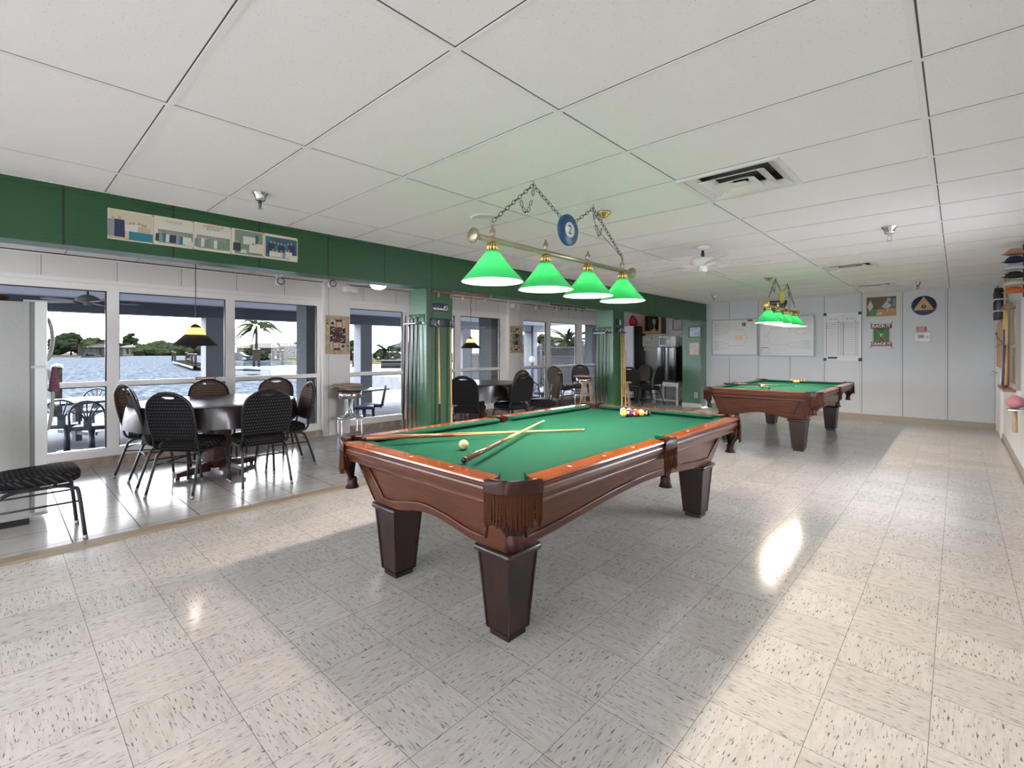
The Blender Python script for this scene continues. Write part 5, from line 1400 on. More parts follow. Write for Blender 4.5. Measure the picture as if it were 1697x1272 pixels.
t = thing('trophy_case', 'oak trophy case with glass front hanging on the back wall', 'display case', (-5.90, YD, 1.765))
MB().box((-.26, -.28, 0), (-.235, -.001, .53)).box((.235, -.28, 0), (.26, -.001, .53)).box((-.235, -.28, 0), (.235, -.001, .025)).box((-.235, -.28, .505), (.235, -.001, .53)).box((-.235, -.02, .025), (.235, -.001, .505)).obj('case', CASED, t)
MB().box((-.26, -.30, 0), (-.195, -.28, .53)).box((.195, -.30, 0), (.26, -.28, .53)).box((-.195, -.30, 0), (.195, -.28, .06)).box((-.195, -.30, .47), (.195, -.28, .53)).obj('door_frame', OAKC, t)
MB().box((-.195, -.292, .06), (.195, -.288, .47)).obj('glass_pane', GL, t)
MB().box((-.235, -.035, .025), (.235, -.02, .505)).obj('lining', pm('case_lining', (.10, .07, .04), .8), t)
t = thing('trophy', 'small silver and gold trophy inside the oak case', 'trophy', (-5.90, YD - .14, 1.79))
MB().rbox((-.07, -.05, 0), (.07, .05, .09), .004).obj('base', pm('trophy_base', (.30, .26, .2), .4), t)
MB().lathe([(.0, .09), (.03, .09), (.012, .12), (.012, .20), (.03, .22), (.05, .28), (.055, .36), (.05, .36), (.0, .25)], n=20).obj('cup', STEEL, t)
MB().box((-.045, -.052, .02), (.045, -.050, .075)).obj('name_plate', pm('gold_plate', (.62, .44, .20), .4, .5), t)
def frame_pic(name, label, M, a, c, fm, pm_, extra=None, fw=.018):
    t = thing(name, label, 'picture', M.translation); t.rotation_mode = 'QUATERNION'; t.rotation_quaternion = M.to_quaternion()
    MB().box((-a, -c, .001), (-a + fw, c, .02)).box((a - fw, -c, .001), (a, c, .02)).box((-a + fw, -c, .001), (a - fw, -c + fw, .02)).box((-a + fw, c - fw, .001), (a - fw, c, .02)).obj('frame', fm, t)
    MB().box((-a + fw, -c + fw, .001), (a - fw, c - fw, .010)).obj('picture_sheet', pm_, t); return t
PB = speck('pale_blue_print', (.5, .55, .62), 14, [(.35, (.62, .64, .66)), (.6, (.34, .45, .58))], .3); PC = speck('pale_cert', (.62, .58, .52), 18, [(.4, (.66, .62, .57)), (.62, (.50, .47, .46))], .4)
frame_pic('framed_picture', 'black framed pale blue picture on the short green wall', frame_mat((-4.42, 10.95, 1.74), (1, 0, 0), (0, 0, 1)), .145, .128, BLACK, PB)
frame_pic('framed_picture', 'thin framed certificate below the blue picture on the short green wall', frame_mat((-4.44, 10.95, 1.355), (1, 0, 0), (0, 0, 1)), .118, .14, pm('brass_frame', (.45, .40, .28), .4), PC, fw=.01)
frame_pic('framed_certificate', 'small wooden framed certificate on the back wall right of the trophy case', frame_mat((-5.32, YD, 1.99), (1, 0, 0), (0, 0, 1)), .13, .145, pm('cherry_frame', (.13, .05, .035), .4), speck('certificate', (.66, .62, .6), 20, [(.4, (.68, .64, .62)), (.62, (.6, .5, .5))], .5))
t = thing('wall_outlet', 'white power outlet low on the short green wall', 'outlet', (-4.40, 10.95, .29))
MB().rbox((-.036, -.007, -.057), (.036, -.001, .057), .003).obj('plate', WPLAST, t); MB().rbox((-.016, -.010, .008), (.016, -.006, .04), .004).rbox((-.016, -.010, -.04), (.016, -.006, -.008), .004).obj('sockets', BLACK, t)

# ------------------------------------------------------------------ right wall pieces (face -X)
t = thing('cue_board', 'tan wooden wall panel with a bent wire hook by the far door', 'wall panel', (XR, 9.98, 1.40), 0)
MB().rbox((-.045, -.85, -.34), (-.001, .85, .34), .004).obj('board', wood('tan_ply', (.52, .27, .07), (.62, .35, .11), .5, .1, (3, 3, 10)), t)
MB().tube(spline([(-.046, .5, .16), (-.08, .2, .18), (-.08, -.36, .08), (-.046, -.6, .02), (-.08, -.30, -.02), (-.07, .4, -.04)], 6), .005, 6).obj('wire_hook', IRON, t)
t = thing('wall_cue_rack', 'wooden wall cue rack mounted under the mirror on the right wall', 'cue rack', (XR, 8.45, 1.0))
RW = wood('rack_wood', (.28, .12, .05), (.38, .17, .08), .4, .2, (4, 20, 4))
MB().rbox((-.11, -.42, -.17), (-.001, .62, -.14), .004).obj('base_shelf', RW, t); MB().rbox((-.09, -.42, .84), (-.001, .62, .865), .004).obj('top_rail', RW, t); MB().box((-.02, -.42, -.14), (-.001, -.38, .84)).box((-.02, .58, -.14), (-.001, .62, .84)).obj('stiles', RW, t)
for k, (y, m_, h) in enumerate(((8.98, MAPLE, 2.32), (8.86, pm('cue_butt_blue', (.02, .06, .22), .3), 2.30), (8.62, RB, 1.9), (8.42, MAPLE, 1.86))):
    cue(['pale cue at the far end of the right wall rack', 'blue butted cue second from the far end of the right wall rack', 'short red cue in the right wall rack', 'short pale cue at the near end of the right wall rack'][k], (XR - .065, y, .865), (XR - .045, y, h), butt=m_, group='cues in the wall rack on the right', frac=.5, points=False)
t = thing('wall_mirror', 'framed glass cabinet front on the right wall', 'mirror', (XR, 7.95, 1.38), 0)
MB().box((-.035, -.45, -.5), (-.001, -.40, .48)).box((-.035, .40, -.5), (-.001, .45, .48)).box((-.035, -.40, -.5), (-.001, .40, -.44)).box((-.035, -.40, .43), (-.001, .40, .48)).box((-.035, -.4, -.04), (-.001, .4, 0)).obj('frame', pm('weathered_frame', (.34, .30, .26), .5), t)
MB().box((-.02, -.40, -.44), (-.012, .40, -.04)).box((-.02, -.40, 0), (-.012, .40, .43)).obj('glass', pm('mirror_glass', (.55, .58, .60), .08, .6), t)
t = thing('tool_rack', 'black rack of brushes high on the right wall near the corner', 'rack', (XR, 9.62, 1.95))
m = MB()
for k in range(7): m.rbox((-.12 + .01 * (k % 2), -.24 + .07 * k, -.2), (-.03, -.19 + .07 * k, .2 + .02 * (k % 3)), .015)
m.obj('black_brushes', BLACK, t); MB().box((-.13, -.26, .06), (-.001, .28, .075)).box((-.13, -.26, -.1), (-.001, .28, -.085)).obj('shelf_bars', WPLAST, t)
CAPC = [('tan', (.45, .25, .16)), ('navy', (.02, .03, .10)), ('white', (.6, .6, .58)), ('black', (.02, .02, .02)), ('yellowish white', (.55, .52, .38)), ('orange', (.55, .12, .03))]
t = thing('hat_rack', 'dark vertical strip holding ball caps on the right wall', 'hat rack', (XR, 7.0, 2.1))
MB().box((-.02, -.03, -.25), (-.001, .03, .27)).obj('strip', BLACK, t)
for k, (nm, col) in enumerate(CAPC):
    t = thing('ball_cap', '%s ball cap hanging on the dark strip on the right wall' % nm, 'cap', (XR - .075, 7.0, 2.28 - .077 * k), PI * .8, 'ball caps on the right wall')
    cm = pm('cap_' + nm.replace(' ', '_'), col, .8)
    MB().lathe([(.0, .065), (.04, .058), (.068, .03), (.072, 0), (.068, 0), (.064, .028), (.0, .06)], n=20).obj('crown', cm, t)
    MB().prism([(-.06, .04), (-.05, .10), (0, .13), (.05, .10), (.06, .04), (0, .07)], .004, Matrix.Translation((0, 0, .0))).obj('brim', cm, t)
t = thing('paddle_holder', 'wall bracket with a pink ball and a wooden handle at the right edge', 'holder', (XR, 7.22, .70))
MB().rbox((-.12, -.10, -.012), (-.001, .10, .006), .004).obj('bracket', RACKM, t)
MB().ball((-.06, 0, .075), .07, 20).obj('pink_ball', pm('pink_rubber', (.62, .25, .28), .5), t)
MB().cyl((-.06, .0, -.012), (-.06, .0, -.24), .016, .022, 12).obj('handle', OAK, t)
# ------------------------------------------------------------------ outside: patio, water, far bank
CS, SN = math.cos(YAW), math.sin(YAW)
def spot(px, d, z=0.):
    """a place d metres ahead of the viewpoint in the bearing of column px"""
    u = (px - W / 2) / F
    return Vector((d * (u * CS - SN), d * (u * SN + CS), z))
GZ, WZ = -.32, -1.2
CONC = speck('patio_concrete', (0.1105, 0.1105, 0.1105), 2, [(.3, (0.0829, 0.0884, 0.0994)), (.7, (0.1160, 0.1188, 0.1271))], .7, spec=0.)
STUC = speck('grey_stucco', (.12, .13, .15), 55, [(.35, (.08, .09, .105)), (.65, (.16, .175, .195))], .9)
SLATE = pm('slate_paint', (.045, .055, .075), .7); SOFF = pm('lavender_soffit', (.40, .41, .48), .8); LCOL = pm('patio_column_paint', (.11, .12, .14), .8)
struct('ground_patio', MB().box((-17.2, -25, -2.2), (-7.25, 17, GZ)), CONC, 'grey patio and dock apron outside the windows')
struct('roof_patio', MB().box((-12.7, -12, 2.30), (-7.22, 15.2, 2.42)), SOFF, 'pale patio soffit outside the windows')
struct('beam_patio', MB().box((-12.58, -12, 2.045), (-12.2, 15.2, 2.30)), SLATE, 'dark slate beam along the patio edge')
for i, y in enumerate((-.58, 3.17, 6.93, 10.70, 14.25)):
    struct('column_patio', MB().box((-12.58, y, GZ), (-12.2, y + .36, 2.045)).box((-12.63, y - .04, GZ), (-12.15, y + .40, GZ + .10)), LCOL,
           'patio column %s' % ['behind the white refrigerator', 'beside the near pendant lamp', 'seen past the jack card', 'seen past the second pendant lamp', 'with the pipe seen through the far windows'][i])
struct('wing_wall', MB().box((-7.76, 3.28, GZ), (-7.4, 3.95, 2.30)), STUC); struct('wing_wall', MB().box((-7.80, 7.31, GZ), (-7.4, 8.0, 2.30)), STUC); struct('wing_wall', MB().box((-7.80, 11.45, GZ), (-7.4, 12.2, 2.30)), STUC)
struct('wall_outer', MB().box((-7.32, YN, GZ - .1), (-7.23, 13, .1)).box((-7.32, YN, HEAD), (-7.23, 13, 2.4)), STUC)
# water
m = pm('canal_water', (.05, .07, .09), .5, spec=0.); q = NB(m); v = q.map(q.coord(), (.55, 1.3, 1))
n1 = q.noise(v, 2.2, 4, .6); q.bump(n1, .9, .35); q.color(q.ramp(n1, [(.40, (.018, .024, .032)), (.62, (.05, .057, .066))]))
struct('water', MB().box((-420, -320, WZ - .3), (-17.2, 320, WZ)), m, 'choppy blue grey canal water')
GRASS = speck('lawn_grass', (.028, .030, .014), 1.2, [(.3, (.022, .026, .010)), (.7, (.034, .034, .018))], .9, spec=0.)
SAND = pm('pale_bank', (.034, .031, .026), .9, spec=0.)
def land(name, pts, z, m, label):
    struct(name, MB().prism([(p.x, p.y) for p in pts], z - WZ + .5, Matrix.Translation((0, 0, WZ - .5))), m, label)
land('ground_lawn', [spot(384, 62), spot(520, 60), spot(690, 58), spot(760, 90), spot(800, 330), spot(380, 330)], GZ, GRASS, 'pale green lawn on the opposite bank')
land('ground_shore', [spot(20, 175), spot(180, 190), spot(235, 250), spot(330, 250), spot(400, 200), spot(420, 420), spot(20, 420)], WZ + .8, SAND, 'pale far shore with trees')
land('ground_street', [Vector((-60, 17, 0)), Vector((-7, 17, 0)), Vector((-7, 90, 0)), Vector((-40, 90, 0))], GZ - .02, CONC, 'paving beyond the white fence')

# trees
LEAFD = speck('leaf_dark', (.005, .007, .004), 3, [(.35, (.0022, .0036, .0022)), (.65, (.008, .011, .006))], .9, spec=0.); LEAFM = speck('leaf_mid', (.008, .011, .005), 3, [(.35, (.004, .006, .003)), (.65, (.013, .016, .008))], .9, spec=0.)
BARK = pm('tree_bark', (.014, .012, .010), .9, spec=0.)
def crown_mb(w, h, n, seed):
    r = random.Random(seed); m = MB()
    for i in range(n):
        a = r.uniform(0, 2 * PI); rr = r.random() ** .6 * w * .38; z = r.uniform(.05, 1) * h
        s = r.uniform(.14, .26) * w * (1 - .35 * z / h)
        c = Vector((rr * math.cos(a) * (1 - .5 * z / h), rr * math.sin(a) * (1 - .5 * z / h), z)); k = len(m.v)
        m.ball(c, s, 8, sq=(1, 1, .8))
        for j in range(k, len(m.v)):
            d = Vector(m.v[j]) - c; m.v[j] = tuple(c + d * r.uniform(.72, 1.25))
    m.s = [False] * len(m.s); return m
def tree(loc, w, h, trunk, m, label, seed, name='tree', cat='tree', group=None, rz=0.):
    t = thing(name, label, cat, loc, rz, group)
    crown_mb(w, h, 26, seed).obj('crown', m, t).location = (0, 0, trunk)
    MB().cyl((0, 0, -.2), (0, 0, trunk + h * .4), w * .035, w * .02, 8).obj('trunk', BARK, t); return t
def palm(loc, h, L, nf, label, seed, droop=.9, name='palm_tree', tr=.13):
    r = random.Random(seed); t = thing(name, label, 'palm tree', loc)
    MB().tube(spline([(0, 0, -.2), (.03 * h, 0, h * .35), (.045 * h, .01, h * .7), (.04 * h, 0, h)], 5), [tr * (1.15 - .4 * i / 15) for i in range(16)], 8).obj('trunk', BARK, t)
    m = MB()
    for k in range(nf):
        a = 2 * PI * k / nf + r.uniform(-.2, .2); el = r.uniform(-.3, 1.2); dx, dy = math.cos(a), math.sin(a)
        P = []
        for i in range(8):
            s = i / 7; P.append(Vector((.04 * h + dx * L * s * math.cos(el * (1 - .5 * s)), dy * L * s * math.cos(el * .8), h + L * (math.sin(el) * s - droop * s * s * .75))))
        m.tube(P, .015, 4)
        sd = Vector((-dy, dx, 0))
        for i in range(1, 7):
            for f in (0, .33, .66):
                p = P[i].lerp(P[min(i + 1, 7)], f); q_ = (P[min(i + 1, 7)] - P[i - 1]).normalized(); ll = L * .24 * (1 - .09 * i)
                for s in (1, -1):
                    e = p + sd * s * ll * .6 + q_ * ll * .45 + Vector((0, 0, -ll * .6))
                    m.add([p - q_ * L * .02, p + q_ * L * .06, e], [(0, 1, 2)])
    m.obj('fronds', LEAFM, t); return t
TG = 'trees on the far shore'
hd = dict(z=WZ + .7)
for i, (px, d, w, h, tr, mm_, lb) in enumerate(((98, 185, 10, 5.5, 1.5, LEAFD, 'dark tree on the far shore just right of the refrigerator handle'), (118, 190, 11, 6.5, 1.6, LEAFD, 'tallest round tree on the far shore through the first window'), (151, 215, 12, 5.5, 1., LEAFM, 'low tree behind the grey house on the far shore'), (166, 222, 13, 5.2, 1., LEAFD, 'low tree at the right edge of the first window'),
        (206, 275, 12, 4.6, .6, LEAFD, 'dark tree behind the small white house'), (217, 250, 9, 8.2, 2., LEAFD, 'tall dark tree right of the small white house'), (232, 245, 13, 4.6, .3, LEAFM, 'pale green mangrove nearest the tall dark tree'), (248, 240, 14, 4.2, .2, LEAFM, 'mangrove second from the small white house'), (263, 246, 14, 5., .2, LEAFM, 'mangrove in the middle of the second window'), (277, 242, 14, 4.4, .2, LEAFM, 'mangrove left of the dock pilings'), (292, 248, 14, 5.2, .3, LEAFM, 'mangrove behind the dock pilings'), (308, 252, 12, 6.4, 1., LEAFD, 'tree beside the pendant lamp shade'), (322, 250, 12, 4.6, .4, LEAFM, 'mangrove below the pendant lamp shade'))):
    tree(spot(px, d, **hd), w, h, tr, mm_, lb, i, group=TG)
palm(spot(133, 176, WZ + .8), 4.2, 3.6, 18, 'thick palm tree on the far shore beside the grey house', 3, .6, tr=.7)
HW = pm('house_wall', (.026, .022, .017), .8, spec=0.); HG = pm('house_grey', (.014, .015, .016), .8, spec=0.); ROOF = pm('white_roof', (.042, .041, .038), .7, spec=0.); ROOFB = pm('blue_grey_roof', (.016, .019, .023), .7, spec=0.); HWIN = pm('house_window', (.002, .0025, .003), .2, spec=.1)
def house(px0, px1, d, z, hw, hr, wallm, roofm, label, wins=3, depth=8.):
    a, b_ = spot(px0, d, z), spot(px1, d, z); mid = (a + b_) / 2; e = (b_ - a); L = e.length
    t = thing('house', label, 'house', mid, math.atan2(e.y, e.x))
    MB().box((-L / 2, 0, -.5), (L / 2, depth, hw)).obj('wall', wallm, t)
    o = .6
    MB().add([(-L / 2 - o, -o, hw), (L / 2 + o, -o, hw), (L / 2 + o, depth + o, hw), (-L / 2 - o, depth + o, hw), (-L / 2 + 2, depth / 2, hw + hr), (L / 2 - 2, depth / 2, hw + hr)],
             [(0, 1, 5, 4), (1, 2, 5), (2, 3, 4, 5), (3, 0, 4), (3, 2, 1, 0)]).box((-L / 2 - o, -o, hw - .15), (L / 2 + o, depth + o, hw)).obj('roof', roofm, t)
    for k in range(wins):
        x = -L / 2 + L * (k + .6) / (wins + .2); MB().box((x - .7, -.04, hw * .4), (x + .7, .02, hw * .82)).obj('window', HWIN, t)
    MB().box((L * .2, -.05, 0), (L * .2 + 1., .02, hw * .8)).obj('door', pm('house_door', (.010, .008, .006), .6, spec=0.), t)
    return t
house(138, 176, 186, WZ + .8, 3., 1.3, HG, pm('grey_roof', (.018, .018, .018), .8, spec=0.), 'low grey house on the far shore through the first window', 3)
house(196, 216, 238, WZ + .8, 3.4, 1.2, pm('house_white', (.036, .035, .033), .8, spec=0.), ROOF, 'small white house on the far shore at the left of the second window', 2)
house(392, 478, 84, GZ, 2.2, .9, HW, ROOF, 'long low house with a white roof on the opposite bank', 4, 9)
house(646, 672, 100, GZ, 2.4, 1.3, pm('house_blue', (.018, .021, .026), .8, spec=0.), ROOFB, 'blue grey house seen past the jack card window', 2)
# boats, docks, pilings
BOATW = pm('boat_white', (.034, .035, .036), .5, spec=0.); BOATC = speck('boat_cover_blue', (.012, .016, .022), 2, [(.35, (.007, .010, .016)), (.65, (.020, .024, .03))], .7, spec=0.)
def boat(px, d, L, rz, label, cover=None, z=WZ):
    t = thing('motor_boat', label, 'boat', spot(px, d, z), rz)
    def hull(u, v):
        s = u * 2 - 1; w = .95 * (1 - max(0, s) ** 2.2) + .02
        return (s * L / 2, (v * 2 - 1) * w, -.2 + .85 * abs(v * 2 - 1) ** 1.5 + .25 * max(0, s))
    MB().grid(hull, 16, 10).obj('hull', BOATW, t)
    if cover:
        MB().grid(lambda u, v: ((u * 2 - 1) * L / 2 * .96, (v * 2 - 1) * .9 * (1 - max(0, u * 2 - 1) ** 2.2), .66 + .25 * max(0, u * 2 - 1) + .75 * math.sin(PI * v) * math.sin(PI * min(1, u * 1.1 + .05)) ** .6), 16, 8).obj('cover', cover, t)
    else:
        MB().box((-L * .3, -.8, .3), (L * .2, .8, .62)).obj('deck', BOATW, t); MB().rbox((-L * .15, -.7, .6), (L * .15, .7, 1.5), .15).obj('cabin', HWIN, t); MB().rbox((-L * .2, -.85, 1.5), (L * .2, .85, 1.62), .05).obj('hard_top', BOATW, t)
    return t
boat(150, 178, 8, 2.2, 'white cabin boat moored on the far shore')
boat(418, 52, 7.5, .9, 'boat under a blue grey cover moored on the opposite bank', BOATC)
boat(455, 55, 6.5, 1., 'second covered boat moored right of the palm tree', BOATC)
boat(652, 46, 7, .7, 'white boat moored beyond the patio through the jack card window')
PILE = speck('piling_wood', (.006, .0055, .005), 10, [(.35, (.0035, .0032, .003)), (.65, (.012, .011, .009))], .9, spec=0.)
def piling(p, h, r, label, group='dock pilings'):
    t = thing('dock_piling', label, 'piling', p, 0, group)
    MB().cyl((0, 0, -.8), (0, 0, h), r, r * .95, 12).obj('post', PILE, t); MB().lathe([(r * 1.08, h - .06), (r * 1.08, h), (0, h + .05)], n=12).obj('cap', BLACK, t)
p = spot(94.5, 11.9, GZ); piling(p, 1.27, .10, 'thick weathered piling at the edge of the apron beside the refrigerator')
for px, d, h, lb in ((286, 105, 2.4, 'leftmost dark piling of the distant dock'), (290, 101, 2.2, 'second dark piling of the distant dock'), (309, 88, 2.2, 'piling behind the dock platform'), (313, 82, 2.0, 'thin piling on the distant dock'), (312, 70, 1.3, 'short thin piling before the dock'), (318, 66, 2.1, 'dark piling left of the thick pair near the patio column'), (324, 62, 2.1, 'thick dark piling nearest on the distant dock')):
    piling(spot(px, d, WZ), h, .16 if d < 70 else .2, lb)
for px, d, h, lb in ((421, 50, 2.7, 'left piling of the pair beside the palm trunk'), (429, 49, 2.7, 'right piling of the pair beside the palm trunk'), (453, 58, 2.6, 'short piling on the opposite bank left of the van'), (461, 57, 2.6, 'piling below the white van'), (468, 54, 2.6, 'tall piling right of the white van wheel'), (646, 50, 2.4, 'left dark piling through the jack card window'), (654, 50, 2.4, 'right dark piling through the jack card window'), (586, 48, 2.4, 'piling left of the patio column past the jack card')):
    piling(spot(px, d, WZ), h, .13, lb)
def dock(px0, d0, px1, d1, w, label):
    a, b_ = spot(px0, d0, WZ + .7), spot(px1, d1, WZ + .7); e = b_ - a
    t = thing('dock', label, 'dock', a, math.atan2(e.y, e.x)); L = e.length
    MB().box((0, -w / 2, -.12), (L, w / 2, 0)).obj('deck', PILE, t); MB().box((0, -w / 2, -.4), (L, -w / 2 + .1, -.12)).box((0, w / 2 - .1, -.4), (L, w / 2, -.12)).obj('joists', SLATE, t)
dock(297, 92, 336, 60, 2.2, 'dark wooden dock over the water at the right of the second window')
dock(395, 47, 492, 45, 1.6, 'wooden dock crossing behind the third window')
dock(575, 44, 690, 42, 1.6, 'wooden dock beyond the patio through the jack card window')
# van, cars, palms on the bank
t = thing('van', 'white cargo van parked on the opposite bank', 'van', spot(478, 76, GZ), YAW + .12)
MB().prism([(-2.7, .45), (2.6, .45), (2.6, 2.3), (-1.0, 2.35), (-1.75, 1.45), (-2.65, 1.2)], -1.8, frame_mat((0, -.9, 0), (1, 0, 0), (0, 0, 1)) ).obj('body', BOATW, t)
MB().prism([(-1.05, 1.5), (-.4, 1.5), (-.4, 2.1), (-.95, 2.1), (-1.4, 1.5)], .05, frame_mat((0, -.9, 0), (1, 0, 0), (0, 0, 1))).obj('side_window', HWIN, t)
for x in (-1.75, 1.7): MB().cyl((x, -.98, .38), (x, .9, .38), .38, n=18).cyl((x, -1.0, .38), (x, -.98, .38), .2, n=12).obj('wheel', BLACK, t)
def car(px, d, rz, col, label):
    t = thing('car', label, 'car', spot(px, d, GZ), rz)
    MB().prism([(-2.1, .3), (2.1, .3), (2.1, .8), (1.3, .9), (.7, 1.4), (-1., 1.4), (-1.6, .9), (-2.1, .85)], -1.7, frame_mat((0, -.85, 0), (1, 0, 0), (0, 0, 1))).obj('body', col, t)
    MB().prism([(-1.3, .92), (1.1, .92), (.62, 1.32), (-.95, 1.32)], .03, frame_mat((0, -.85, 0), (1, 0, 0), (0, 0, 1))).obj('side_window', HWIN, t)
    for x in (-1.3, 1.3): MB().cyl((x, -.9, .32), (x, .85, .32), .32, n=16).obj('wheel', BLACK, t)
car(391, 72, YAW + .3, pm('car_blue', (.004, .008, .014), .3, spec=.05), 'blue car at the left edge of the third window')
car(641, 84, YAW, pm('car_dark', (.002, .002, .0025), .3, spec=.05), 'dark car parked below the small palm tree')
car(656, 86, YAW, pm('car_silver', (.016, .017, .019), .3, spec=.05), 'silver car parked right of the small palm tree')
palm(spot(424, 66, GZ), 5.0, 4.0, 15, 'tall palm tree with drooping fronds on the opposite bank', 11, 1.1, tr=.2)
palm(spot(639, 72, GZ), 1.5, 2.1, 26, 'small bushy palm tree through the jack card window', 5, .5, tr=.22)
palm(spot(486, 95, GZ), 2.6, 2.4, 16, 'palm tree behind the white van', 8, .6, tr=.2)
for px, d, w, h, lb in ((402, 81, 3, 1.1, 'dark shrub before the long low house at its left'), (413, 80, 3.4, 1.4, 'dark shrub under the palm tree'), (434, 80, 3, 1.0, 'dark shrub right of the palm trunk'), (632, 92, 4, 1.6, 'dark shrub left of the small palm'), (585, 80, 4, 3.0, 'yellow green tree left of the patio column')):
    tree(spot(px, d, GZ), w, h, .1, LEAFD if px != 585 else LEAFM, lb, int(px), 'shrub', 'shrub', 'shrubs on the opposite bank')

# patio fan
t = thing('patio_fan', 'grey patio ceiling fan seen through the first window', 'ceiling fan', (-8.24, .81, 2.30)); t.scale = (.78, .78, .95)
FG = pm('fan_grey', (.12, .12, .12), .6); FLT = pm('fan_blade_pale', (.34, .35, .38), .6)
MB().lathe([(.075, 0), (.05, -.04), (.02, -.05), (0, -.05)], n=20).cyl((0, 0, 0), (0, 0, -.3), .016).obj('downrod', FG, t)
MB().lathe([(0, -.28), (.06, -.285), (.14, -.32), (.165, -.35), (.14, -.375), (.06, -.39), (.055, -.42), (0, -.425)], n=28).obj('motor_housing', FG, t)
for k in range(5):
    Mz = Matrix.Rotation(k * 2 * PI / 5 + .25, 4, 'Z') @ Matrix.Translation((.22, 0, -.385)) @ Matrix.Rotation(.15, 4, 'X')
    MB().prism([(0, -.05), (.4, -.07), (.47, 0), (.4, .07), (0, .05)], .006, Mz).box((0, 0, 0), (0, 0, 0)).obj('blade', FLT, t)
# patio seats: fan back swivel seats on a pedestal
PMET = pm('patio_metal', (.04, .05, .065), .45, .2); NSEAT = pm('navy_seat', (.02, .035, .09), .5)
def patio_seat(x, y, rz, label, seatm=PMET):
    t = thing('patio_chair', label, 'patio chair', (x, y, GZ), rz, 'fan backed patio chairs')
    MB().cyl((0, 0, 0), (0, 0, .40), .045, n=12).cyl((0, 0, 0), (0, 0, .015), .13, n=16).obj('pedestal', PMET, t)
    MB().rbox((-.21, -.20, .40), (.21, .20, .46), .022).obj('seat', seatm, t)
    m = MB(); B = frame_mat((0, -.20, .44), (1, 0, 0), (0, -.18, 1))
    m.tube([B @ Vector((x_, y_, 0)) for x_, y_ in [(-.215, -.05), (-.215, .18)] + [(-.215 * math.cos(q), .20 + .22 * math.sin(q)) for q in [PI * i / 16 for i in range(17)]] + [(.215, .18), (.215, -.05)]], .016, 8)
    m.obj('back_bow', PMET, t); m = MB()
    for k in range(7):
        a = math.radians(18 + 24 * k); e = B @ Vector((.21 * math.cos(a), .20 + .215 * math.sin(a), 0)); s = B @ Vector((.02 * (k - 3) / -1.5 * -1 * .6 * (-1), -.02, 0)); md = B @ Vector((.05 * math.cos(a), .16, 0))
        m.tube(spline([s, md, e], 5), .010, 6)
    m.rbox((-.05, -.225, .40), (.05, -.205, .62), .004); m.obj('back_spokes', PMET, t)
    return t
def at(px, d): return spot(px, d).x, spot(px, d).y
for px, d, rz, lb, sm_ in ((111, 7.75, face(-.9, .35), 'fan backed patio chair at the left under the first window', PMET), (152, 7.6, face(-.9, .3), 'fan backed patio chair at the right under the first window', PMET), (153, 9.6, face(.9, -.35), 'smaller fan backed patio chair facing the window behind the other two', PMET),
        (618, 10.6, face(-.6, -.8), 'navy seated patio chair outside the window beside the chrome stool', NSEAT), (882, 12.4, face(-.5, .8), 'fan backed patio chair at the left behind the far windows', NSEAT), (899, 13.6, face(.3, -.9), 'fan backed patio chair at the right behind the far windows', NSEAT), (603, 10.2, face(.5, .8), 'patio chair half behind the chrome stool', NSEAT)):
    x, y = at(px, d); patio_seat(x, y, rz, lb, sm_)
def patio_table(px, d, label):
    x, y = at(px, d); t = thing('patio_table', label, 'patio table', (x, y, GZ), .4, 'patio tables')
    MB().rbox((-.55, -.55, .70), (.55, .55, .74), .01).obj('tabletop', PMET, t); MB().box((-.05, -.05, 0), (.05, .05, .70)).box((-.5, -.04, .12), (.5, .04, .18)).obj('frame', PMET, t)
patio_table(128, 8.7, 'metal patio table between the fan backed chairs under the first window')
patio_table(590, 11.2, 'metal patio table behind the chrome stool window')
# white fence with lattice top
FW = pm('white_vinyl_fence', (.034, .035, .036), .5, spec=0.)
t = thing('vinyl_fence', 'white vinyl fence with lattice top beyond the far windows', 'fence', (-15, 16.5, GZ))
for k in range(6):
    x = -3.2 + 2.3 * k
    if k < 5: MB().box((x + .06, -.02, .05), (x + 2.24, .02, 1.36)).box((x + .06, -.035, 1.34), (x + 2.24, .035, 1.42)).box((x + .06, -.035, 1.74), (x + 2.24, .035, 1.80)).box((x + .06, -.035, .05), (x + 2.24, .035, .13)).obj('panel', FW, t)
    if k < 5:
        m = MB(); n = 22
        for i in range(n):
            for s in (1, -1):
                xa = x + .06 + (2.18 - .32) * i / (n - 1) + (.0 if s > 0 else .32)
                m.tube([(xa, 0, 1.42), (xa + s * .32, 0, 1.74)], .011, 4, smooth=False)
        m.obj('lattice', FW, t)
    MB().box((x - .06, -.06, 0), (x + .06, .06, 1.86)).add([(x - .08, -.08, 1.86), (x + .08, -.08, 1.86), (x + .08, .08, 1.86), (x - .08, .08, 1.86), (x, 0, 1.96)], [(0, 1, 4), (1, 2, 4), (2, 3, 4), (3, 0, 4), (3, 2, 1, 0)]).obj('post', FW, t)
t = thing('drain_pipe', 'dark pipe with a round meter on the patio column by the far windows', 'pipe', (-12.05, 14.13, GZ))
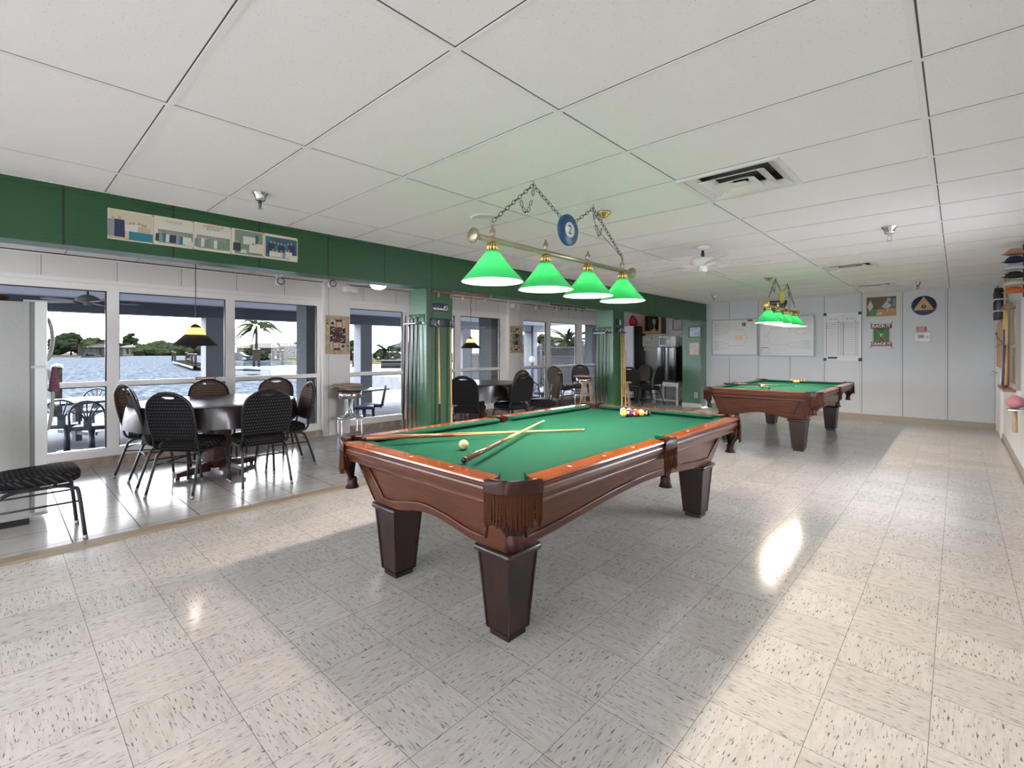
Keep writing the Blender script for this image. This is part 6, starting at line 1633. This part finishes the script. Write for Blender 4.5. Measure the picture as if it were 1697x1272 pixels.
MB().cyl((0, 0, 0), (0, 0, 2.6), .06, n=12).obj('pipe', SLATE, t); MB().ball((.05, -.08, 1.30), .13, 14, sq=(1, .5, 1)).obj('meter', FLT, t)
palm(spot(941, 34, GZ), 2.3, 1.8, 26, 'palm tree behind the white fence', 21, .5, tr=.14)
palm(spot(874, 30, GZ), 4.2, 1.5, 9, 'thin bare palm behind the fence beside the patio column', 22, .9, tr=.12)
tree(spot(902, 36, GZ), 2.4, 1.7, .9, LEAFM, 'rounded green tree right of the patio column behind the fence', 31)
tree(spot(956, 36, GZ), 3., 1.5, .5, LEAFD, 'dark leafy tree behind the fence at the far right window', 33)
house(858, 872, 42, GZ, 2.2, 1., pm('house_pale', (.024, .025, .027), .8, spec=0.), ROOFB, 'pale house beyond the fence left of the patio column', 1)
house(916, 936, 48, GZ, 2.1, .8, pm('house_teal', (.018, .023, .025), .8, spec=0.), ROOF, 'pale teal house beyond the fence below the palm', 2)

# ------------------------------------------------------------------ light
w = bpy.data.worlds.new('world'); sc.world = w; w.use_nodes = True
bg = w.node_tree.nodes['Background']; bg.inputs[0].default_value = (.93, .94, 1.0, 1); bg.inputs[1].default_value = SKY
s = bpy.data.lights.new('sun', 'SUN'); s.energy = SUN; s.angle = .009; s.color = (1, .95, .86)
so = bpy.data.objects.new('sun', s); C.objects.link(so); so.rotation_euler = Vector((-.44, .08, -1)).to_track_quat('-Z', 'Y').to_euler()
sc.view_settings.view_transform = 'Standard'; sc.view_settings.look = 'None'
sc.view_settings.gamma = 1.0; sc.view_settings.use_curve_mapping = False
sc.view_settings.exposure = EXPO
sc.cycles.max_bounces = 10; sc.cycles.diffuse_bounces = 6; sc.cycles.glossy_bounces = 4; sc.cycles.transparent_max_bounces = 12; sc.cycles.transmission_bounces = 6
sc.cycles.caustics_reflective = False; sc.cycles.caustics_refractive = False; sc.cycles.sample_clamp_indirect = 6.0
sc.cycles.use_denoising = True
bpy.context.view_layer.update()
for o in list(bpy.data.objects):
    if 'used' in o.keys(): del o['used']
